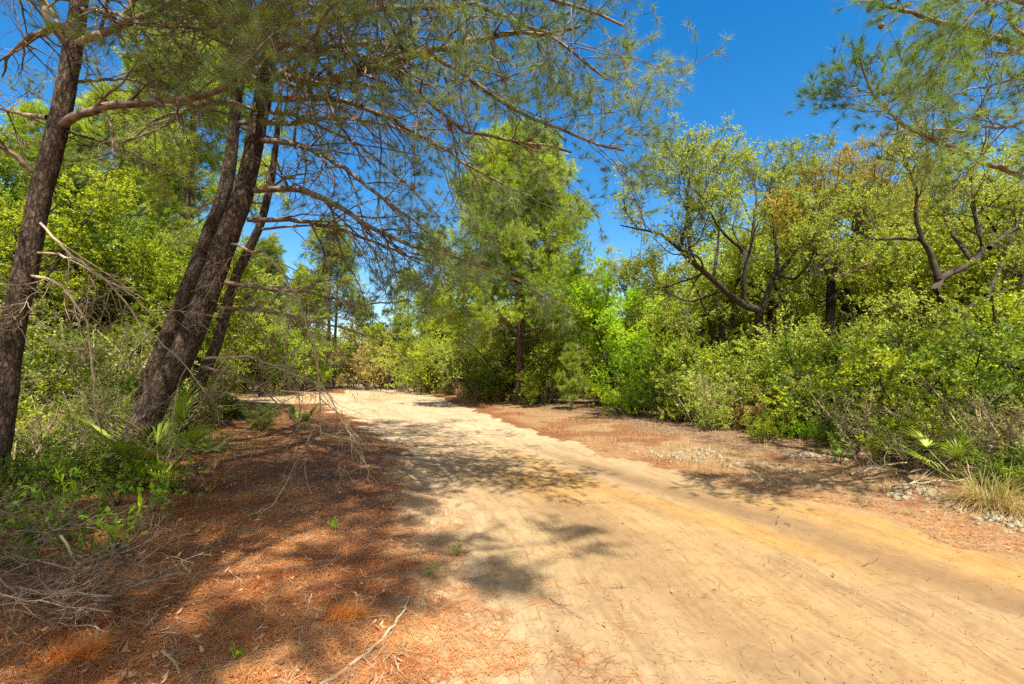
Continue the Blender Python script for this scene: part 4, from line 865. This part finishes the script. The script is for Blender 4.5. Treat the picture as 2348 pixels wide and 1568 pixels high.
at_(PAL2, gp(690, 985), 'blue green palmetto on the litter under the drooping bare twigs', 'palmetto', scale=1.25)
at_(PAL, gp(2195, 1105), 'yellow green palmetto below the right hand thicket', 'palmetto', scale=1.05, rot=2.0)
at_(PAL2, gp(1625, 960), 'palmetto half hidden under the olive shrub', 'palmetto', scale=2.0)
at_(PAL2, gp(480, 1130), 'small withered palmetto frond tuft lying on the litter', 'palmetto', scale=.75, mat='deadleaf', part='frond')

def sapling(seed, h=.4, n=7, leaf=.085, lw=.05):
    rng = R0(seed); root = thing('sapling', (0, 0, 0), None, None)
    a = rng.random(n) * 6.28; D = np.stack([np.cos(a) * .5, np.sin(a) * .5, np.ones(n) * .9], 1)
    c = grow(rng, np.zeros((n, 3)), D, h * rng.uniform(.6, 1.2, n), 7, .15, (0, 0, -.1)); V, F = tubes(c, np.linspace(.004, .002, 7)[None] * np.ones((n, 1)), 4)
    obj('stems', mesh('stems', V, F), M['oak_branch'], root)
    V, F, v = leafset(rng, c, 11, leaf, lw, .55, .3, 0, 1.2); obj('foliage', mesh('foliage', V, F, {'v': v}), M['leaf_bright'], root); return root
SP = Kind(sapling(41)); SP2 = Kind(sapling(42, .5, 10, .10, .045))
for x, y, k, sc, m, lb in [(330, 1120, 0, 1.2, 'leaf_bright', 'broad leaved seedling in front of the bright palmetto'), (400, 1130, 1, .8, 'leaf', 'narrow leaved seedling right of the bright palmetto'),
    (130, 1175, 1, .9, 'leaf_bright', 'fresh green seedling with pointed leaves below the left trunk'), (30, 1120, 0, 1.0, 'leaf_dark', 'broad leaved plant at the left edge below the trunk'),
    (165, 1100, 0, 1.0, 'leaf_dark', 'round leaved plant between the left trunk and the leaning pine'), (270, 1260, 1, .8, 'leaf_bright', 'yellow green seedling above the heap of dead twigs'),
    (215, 1215, 0, .8, 'leaf_dark', 'shaded seedling left of the palmetto'), (90, 1255, 1, .8, 'leaf_dark', 'seedling behind the heap of dead twigs'), (350, 1175, 1, .9, 'leaf_bright', 'lush seedling below the palmetto'),
    (270, 1160, 0, 1.1, 'leaf_dark', 'dark seedling just left of the lush one'), (765, 1216, 0, .28, 'leaf_bright', 'tiny bright seedling alone on the litter in sun'), (544, 1518, 0, .25, 'leaf', 'tiny seedling at the bottom among dead leaves'),
    (985, 1322, 1, .2, 'leaf_olive', 'tiny sprout where litter meets sand'), (1046, 1275, 0, .32, 'leaf_olive', 'thin sprout in the shadow at the edge of the sand'), (1927, 1062, 1, 1.0, 'leaf_dark', 'dark little sapling standing alone on the lichen verge'),
    (1830, 1005, 0, .9, 'leaf_bright', 'bright green seedling at the foot of the right hand shrubs'), (20, 1190, 0, .9, 'leaf_dark', 'wide leaved plant at the lower left edge')]:
    at_([SP, SP2][k], gp(x, y), lb, 'seedling', scale=sc, mat=m)
for x, y, k, sc, m, lb in [(60, 1150, 2, .45, 'leaf_dark', 'low leafy bush at the lower left edge'), (200, 1130, 2, .42, 'leaf_dark', 'low dark bush left of the leaning pine foot'), (120, 1080, 2, .5, 'leaf_dark', 'low bush right of the left trunk foot'),
    (540, 960, 2, .4, 'leaf_dark', 'low bush right of the slender pine'), (600, 985, 2, .28, 'leaf', 'small bush left of the blue green palmetto'), (470, 1040, 2, .25, 'leaf_olive', 'tiny bush on the litter behind the palmetto'),
    (280, 1010, 1, .4, 'leaf_dark', 'bush left of the foot of the leaning pine'), (1640, 985, 2, .5, 'leaf_olive', 'low olive bush on the edge of the right verge'), (1750, 1010, 2, .45, 'leaf', 'low green bush on the edge of the right verge'), (2060, 1060, 2, .5, 'leaf', 'low bush left of the yellow palmetto'), (2320, 1130, 2, .45, 'leaf_dark', 'low bush behind the grass clump'), (1560, 965, 2, .55, 'leaf', 'low bush right of the bright mound'), (1900, 1020, 2, .4, 'leaf_dark', 'low dark bush behind the lone sapling')]:
    at_(S[k], gp(x, y), lb, 'shrub', scale=sc, mat=m)

def fallen(p, r0, label, mat='dead', side=6, L=.35, lift=.01, name='fallen_branch', group=None, twigs=3, seed=0, up=.1):
    rng = R0(seed + 500); pl = resample(np.array([gp(x, y) for x, y in p]), 16) if not isinstance(p, np.ndarray) else resample(p, 16)
    pl[:, 2] = np.maximum(pl[:, 2], ground_z(pl[:, 0], pl[:, 1]) + r0 * .7) + lift; pl[1:-1] += rng.normal(0, .008, (14, 3)) * np.linalg.norm(pl[-1] - pl[0])
    rad = r0 * np.linspace(1, .35, 16); base = pl[0].copy(); parts = [tubes((pl - base)[None], rad[None], 7)]
    if side:
        c, rr = spawn(rng, pl[None], rad[None], side, .15, .98, L, .5, .75, 8, .16, (0, 0, up), rf=.5, rmin=.0022, flat=.35); c[..., 2] = np.maximum(c[..., 2], ground_z(c[..., 0], c[..., 1]) + .004)
        parts.append(tubes(c - base, rr, 4))
        if twigs:
            c2, r2 = spawn(rng, c, rr, twigs, .2, 1, L * .45, .5, .75, 6, .18, (0, 0, up), rf=.6, rmin=.0016, flat=.4); c2[..., 2] = np.maximum(c2[..., 2], ground_z(c2[..., 0], c2[..., 1]) + .003); parts.append(tubes(c2 - base, r2, 3))
    V, F = join(parts); o = obj(name, mesh(name, V, F), M[mat], None, base); tag(o, label, 'branch' if name == 'fallen_branch' else 'twig', group); return o
fallen([(730, 1580), (800, 1535), (860, 1490), (910, 1435), (938, 1375)], .013, 'thick curved grey stick at the bottom between litter and sand', side=2, L=.2)
fallen([(54, 1235), (130, 1208), (208, 1183), (266, 1156)], .010, 'long grey branch above the twig heap on the left', side=5, seed=1)
fallen([(266, 1191), (320, 1203), (382, 1212), (415, 1245)], .008, 'thin grey branch below the palmetto', side=4, seed=2)
fallen([(232, 1378), (300, 1350), (365, 1328), (440, 1315), (511, 1303), (560, 1345)], .009, 'long pale forked branch across the sunlit litter', side=7, seed=3)
fallen([(350, 1330), (440, 1280), (536, 1224)], .006, 'straight pale stick above the forked branch', side=2, seed=4)
fallen([(714, 1365), (700, 1420), (685, 1486)], .005, 'thin upright looking twig left of the orange needle clump', side=5, L=.2, seed=5)
fallen([(372, 1500), (400, 1525), (415, 1560)], .010, 'short crooked grey stick near the bottom edge', side=2, L=.15, seed=6)
fallen([(180, 1440), (300, 1460), (400, 1455), (470, 1480)], .005, 'thin twig right of the lower left needle clump', side=5, L=.25, seed=7)
fallen([(560, 1190), (640, 1150), (720, 1105)], .006, 'forked twig below the hanging bare twigs', side=7, L=.35, seed=8)
fallen([(1326, 1158), (1370, 1153), (1421, 1153)], .004, 'small dark stick lying on the pale sand', 'branch', side=2, L=.06, name='twig', seed=9)
fallen([(1779, 1203), (1783, 1190), (1787, 1183)], .006, 'dark forked twig on the sand at the right of the track', 'branch', side=2, L=.07, name='twig', seed=10, up=1)
fallen([(1800, 1200), (1812, 1212)], .005, 'little dark twig beside the forked one', 'branch', side=2, L=.06, name='twig', seed=11)
fallen([(1975, 1300), (2015, 1285)], .003, 'thin twig on the grey wheel track at the right', 'branch', side=1, L=.06, name='twig', seed=12)
fallen([(1530, 1262), (1545, 1261)], .006, 'pale chip of wood in the middle of the sand', 'dead', side=0, name='twig', seed=13)
fallen([(1690, 1190), (1730, 1200)], .003, 'fine twig on the orange streak', 'branch', side=1, L=.05, name='twig', seed=14)
fallen([(1400, 1350), (1450, 1348)], .003, 'reddish twig in the lower middle of the sand', 'branch', side=3, L=.06, name='twig', seed=15)
fallen([(1260, 1375), (1340, 1425)], .004, 'dark twig by the edge of the lower left shadow', 'branch', side=2, L=.1, name='twig', seed=16)
fallen([(1950, 1110), (2060, 1080), (2200, 1070)], .02, 'dead branch lying at the foot of the right hand thicket', side=9, L=.6, lift=.12, seed=17, up=.5)
fallen([(2050, 1130), (2180, 1110), (2340, 1120)], .015, 'grey dead branch behind the grass clump', side=9, L=.6, lift=.08, seed=18, up=.5)
# heap of dead twigs, lower left
for k in range(30):
    rng = R0(600 + k); x = rng.uniform(-80, 250); y = rng.uniform(1215, 1500); q = gp(x, y); a = rng.uniform(-.5, .9); L = rng.uniform(.7, 1.5)
    pts = np.array([q + np.array([math.cos(a) * L * t, math.sin(a) * L * t, .04 + rng.random() * .14 + .3 * abs(math.sin(t * 2.6)) * rng.random()]) for t in (-.5, -.2, .1, .5)])
    fallen(pts, rng.uniform(.005, .010), 'dead grey branch in the tangled heap at the lower left', ['dead', 'branch', 'branch', 'oak_branch'][k % 4], side=13, L=.5, group='dead branches heaped at the lower left', seed=40 + k, up=.25)
# clumps of rust coloured needles still on their shoots
for x, y, sc, lb, nn in [(792, 1418, 1.0, 'vivid orange needle clump in the sun near the bottom', 420), (160, 1518, 1.3, 'rusty needle clump in the lower left corner', 480), (640, 1328, .9, 'orange needle clump in half shade above the vivid one', 240), (612, 1362, .7, 'faint rusty needle clump below the half shaded one', 160),
    (585, 1148, .8, 'small rusty needle clump under the hanging twigs', 200), (398, 1340, .6, 'small rusty clump beside the forked branch', 160), (556, 1472, .6, 'dull rusty clump at the bottom among leaves', 160), (505, 1212, .9, 'dark red needle clump on the shaded litter', 260), (955, 1300, .7, 'rusty clump at the edge of the litter', 160), (860, 1290, .5, 'tiny rusty clump in the dappled shade', 120)]:
    rng = R0(int(x)); q = gp(x, y); nsh = 7; tips = rng.normal(0, .055, (nsh, 3)) * [1, .8, .15] * sc; a = rng.normal(.2, .7, nsh); d = np.stack([np.cos(a), np.sin(a) * .6, np.full(nsh, .30)], 1)
    V, F, v = needleset(rng, tips, nrm(d), nn // nsh * 2, .13 * sc, .0034, .55, .12); V[:, 2] = np.maximum(V[:, 2], -.004) + .02
    tag(obj('needle_clump', mesh('needle_clump', V, F, {'v': v}), M['rust_vivid' if x in (792, 160) else 'rust'], None, q), lb, 'needle clump')
# grass clump
def grass(name, n, h, w, spread, mat, rng, base_r=.12, K=6, droop=-1.6):
    a = rng.random(n) * 6.28; rr = rng.random(n) ** .5 * base_r; P0 = np.stack([np.cos(a) * rr, np.sin(a) * rr, np.zeros(n)], 1)
    D = np.stack([np.cos(a) * spread * rng.random(n), np.sin(a) * spread * rng.random(n), np.ones(n)], 1); c = grow(rng, P0, D, h * rng.uniform(.5, 1.1, n), K, .1, (0, 0, droop))
    c[..., 2] = np.maximum(c[..., 2], .01); V, F = ribbons(c, np.full(n, w)); return mesh(name, V, F, {'v': np.repeat(rng.random(n), K * 2)})
def clump(x, y, sc, lb, n=500, h=.6):
    rng = R0(int(x * 3 + y)); root = thing('grass_clump', gp(x, y), lb, 'grass clump'); root.scale = (sc,) * 3
    obj('dry_blades', grass('dry_blades', n, h * 1.1, .0055, 1.5, None, rng, .16, droop=-2.6), M['drygrass'], root); obj('green_blades', grass('green_blades', n // 4, h, .005, .8, None, rng, .14), M['grass'], root)
clump(2265, 1165, 1.05, 'big grass clump with green tops and brown drooping blades at the right edge', 800)
clump(2340, 1185, .8, 'second brown grass clump cut by the right edge', 500)
clump(1655, 1008, .45, 'small dry grass tuft on the right verge', 120)
clump(945, 1440, .22, 'little yellow grass tuft at the bottom on the litter edge', 60)
clump(2080, 1180, .3, 'curled reddish grass tuft on the lichen verge', 120)
clump(1430, 960, .5, 'dry grass tuft in front of the bright green mound', 120)

# --- loose stuff nobody could count
rngs = R0(321)
def scatter(n, rmin, rmax, amin, amax, test):
    r = np.exp(rngs.uniform(math.log(rmin), math.log(rmax), n)); a = np.radians(rngs.uniform(amin, amax, n)); x = r * np.sin(a); y = r * np.cos(a); k = test(x, y); return x[k], y[k]
def lay(x, y, length, width, tilt=.12, K=3, lift=.006, curve=.15):
    n = len(x); a = rngs.random(n) * 6.283; L = length * rngs.uniform(.5, 1.2, n); d = np.stack([np.cos(a), np.sin(a)], 1); s = np.stack([-d[:, 1], d[:, 0]], 1); cv = rngs.normal(0, curve, n)
    t = np.linspace(-.5, .5, K); pl = np.stack([x, y], 1)[:, None] + d[:, None] * (L[:, None] * t[None])[..., None] + s[:, None] * ((cv * L)[:, None] * (t ** 2)[None])[..., None]
    z = ground_z(pl[..., 0], pl[..., 1]) + lift + rngs.random(n)[:, None] * lift * 2 + rngs.normal(0, tilt, n)[:, None] * t[None] * L[:, None]
    z = np.maximum(z, ground_z(pl[..., 0], pl[..., 1]) + .002)
    V, F = ribbons(np.concatenate([pl, z[..., None]], -1), width * rngs.uniform(.7, 1.3, n) * (1 + np.hypot(x, y) * .10)); return V, F, np.repeat(rngs.random(n), K * 2)
def lit_test(lo):
    def f(x, y): l, v, c = masks(x, y); return (l - rngs.random(len(x)) * .5 > lo) | ((l > .001) & (rngs.random(len(x)) < .25)) | ((x - xl(y) < 1.3) & (fbm(x * 2.2, y * 2.2, 97) > .52) & (rngs.random(len(x)) < .07)) | (rngs.random(len(x)) < .006) | ((v > .5) & (x - xr(y) < 1.2) & (rngs.random(len(x)) < .45))
    return f
x, y = scatter(360000, 2.0, 22, -52, 50, lit_test(.1)); V, F, v = lay(x, y, .15, .0019)
tag(obj('pine_straw', mesh('pine_straw', V, F, {'v': v}), M['straw']), 'brown fallen pine needles matting the ground left of the track', 'pine needles', kind='stuff')
def leaf_litter(x, y, l0):
    n = len(x); a = rngs.random(n) * 6.283; L = l0 * rngs.uniform(.5, 1.25, n); W = L * rngs.uniform(.3, .45, n); d = np.stack([np.cos(a), np.sin(a), rngs.normal(0, .3, n)], 1); s = nrm(np.cross(d, np.tile([0, 0, 1.], (n, 1)) + rngs.normal(0, .35, (n, 3))))
    p = np.stack([x, y, ground_z(x, y) + .012 + rngs.random(n) * .02], 1); c = (rngs.random(n) * .35)[:, None] * L[:, None] * [0, 0, 1.]
    d = d * L[:, None] * .5; s = s * W[:, None] * .5
    V = np.stack([p - d + c, p - d * .3 + s + c * .3, p + d * .4 + s * .8, p + d + c, p + d * .4 - s * .8 + c * .2, p - d * .3 - s], 1).reshape(-1, 3); F = np.arange(n * 6).reshape(-1, 6); return V, F, np.repeat(rngs.random(n), 6)
x, y = scatter(13000, 2.0, 20, -52, 52, lambda x, y: (lambda m: ((m[0] > .2) & (fbm(x * 1.3, y * 1.3, 107) + rngs.normal(0, .12, len(x)) > .46)) | ((m[1] > .5) & (rngs.random(len(x)) < .8)) | (rngs.random(len(x)) < .012))(masks(x, y)))
V, F, v = leaf_litter(x, y, .046)
tag(obj('fallen_leaves', mesh('fallen_leaves', V, F, {'v': v}), M['deadleaf']), 'tan dry oak leaves strewn over the needle litter', 'dead leaves', kind='stuff')
x, y = scatter(9000, 2.0, 22, -52, 52, lambda x, y: (masks(x, y)[0] > .2) | (masks(x, y)[1] > .6)); V, F, v = lay(x, y, .26, .0024, .15, 5, .010, .5)
tag(obj('twig_litter', mesh('twig_litter', V, F, {'v': v}), M['dead']), 'thin grey twigs scattered over the litter', 'twigs', kind='stuff')
x, y = scatter(6500, 2.0, 16, -50, 50, lambda x, y: (masks(x, y)[0] < .3) & (masks(x, y)[1] < .3)); V, F, v = lay(x, y, .035, .0028, .1, 3, .003, .4)
tag(obj('sand_debris', mesh('sand_debris', V, F, {'v': v}), M['straw']), 'scraps of needle and bark lying on the sand', 'debris', kind='stuff')
# lichen cushions
x, y = scatter(8000, 4.5, 10.5, 5, 52, lambda x, y: (x - xr(y) > .7 + rngs.random(len(x)) * .9) & (x - xr(y) < 3.6) & (fbm(x * 1.1, y * 1.1, 71) + rngs.normal(0, .09, len(x)) > .50))
n = len(x); rr = rngs.uniform(.016, .036, n) * rngs.uniform(.7, 1.8, n); th = np.arange(7) * 2 * np.pi / 7; prof = [(1.0, -.15), (.95, .35), (.6, .75)]
ring = np.stack([np.stack([np.cos(th + .4 * i) * pr, np.sin(th + .4 * i) * pr, np.full(7, z)], 1) for i, (pr, z) in enumerate(prof)]).reshape(-1, 3); dome = np.concatenate([ring, [[0, 0, .9]]])
V = np.stack([x, y, ground_z(x, y)], 1)[:, None] + dome[None] * rr[:, None, None] * (1 + rngs.normal(0, .2, (n, 22, 1)))
f4 = np.array([[i * 7 + j, i * 7 + (j + 1) % 7, i * 7 + 7 + (j + 1) % 7, i * 7 + 7 + j] for i in range(2) for j in range(7)]); f3 = np.array([[14 + j, 14 + (j + 1) % 7, 21] for j in range(7)]); off = (np.arange(n) * 22)[:, None, None]
def lichen_mat():
    m, t, out = newmat('lichen'); tc = N(t, "ShaderNodeTexCoord"); nz = N(t, "ShaderNodeTexNoise", Scale=45.0, Detail=4.0, Roughness=.8); t.links.new(tc.outputs['Object'], nz.inputs[0])
    c = ramp(t, nz.outputs[0], [(.3, (.12, .09, .05)), (.55, (.34, .28, .17)), (.75, (.52, .44, .29))]); d = N(t, "ShaderNodeBsdfPrincipled", Roughness=1.0); t.links.new(c, d.inputs[0])
    bp = N(t, "ShaderNodeBump", Strength=1.0, Distance=.02); t.links.new(nz.outputs[0], bp.inputs['Height']); t.links.new(bp.outputs[0], d.inputs['Normal']); t.links.new(d.outputs[0], out.inputs[0]); return m
tag(obj('lichen_cushions', mesh('lichen_cushions', V.reshape(-1, 3), [(f4[None] + off).reshape(-1, 4), (f3[None] + off).reshape(-1, 3)]), lichen_mat()), 'pale grey reindeer lichen cushions carpeting the right verge', 'lichen', kind='stuff')
# dry grass along the verge and at the far bend
def tufts(x, y, per, h, w):
    n = len(x) * per; X = np.repeat(x, per) + rngs.normal(0, .06, n); Y = np.repeat(y, per) + rngs.normal(0, .06, n); P0 = np.stack([X, Y, ground_z(X, Y)], 1)
    D = rngs.normal(0, .4, (n, 3)); D[:, 2] = 1; c = grow(rngs, P0, D, h * rngs.uniform(.4, 1.2, n), 5, .1, (0, 0, -.6)); V, F = ribbons(c, np.full(n, w) * (1 + Y * .05)); return V, F, np.repeat(rngs.random(n), 10)
x, y = scatter(2600, 8, 34, -20, 42, lambda x, y: (x - xr(y) > .5) & (x - xr(y) < 4.5)); a_ = tufts(x, y, 7, .20, .003)
x, y = scatter(1800, 24, 44, -26, 4, lambda x, y: (x - xr(y) > 1.2) & (x - xr(y) < 6)); b_ = tufts(x, y, 12, .95, .006)
V = np.concatenate([a_[0], b_[0]]); F = np.concatenate([a_[1], b_[1] + len(a_[0])])
tag(obj('dry_grass', mesh('dry_grass', V, F, {'v': np.concatenate([a_[2], b_[2]])}), M['drygrass']), 'dry straw coloured grass along the right verge and far bend', 'grass', kind='stuff')
# low green cover under the left trunks
x, y = scatter(5000, 3.2, 14, -52, -22, lambda x, y: (xl(y) - x > 2.6 + rngs.random(len(x)) * 1.6 + np.maximum(0, 4 - y)) & (fbm(x * .9, y * .9, 81) > .45))
n = len(x); P0 = np.stack([x, y, ground_z(x, y)], 1); D = rngs.normal(0, .6, (n, 3)); D[:, 2] = 1; c = grow(rngs, P0, D, rngs.uniform(.05, .28, n), 4, .2, (0, 0, .1)); V1, F1, v1 = leafset(rngs, c, 5, .06, .035, .6, .3, 0, 1.2)
tag(obj('ground_cover', mesh('ground_cover', V1, F1, {'v': v1}), M['leaf_dark']), 'low green leafy ground cover under the left trunks', 'ground cover', kind='stuff')
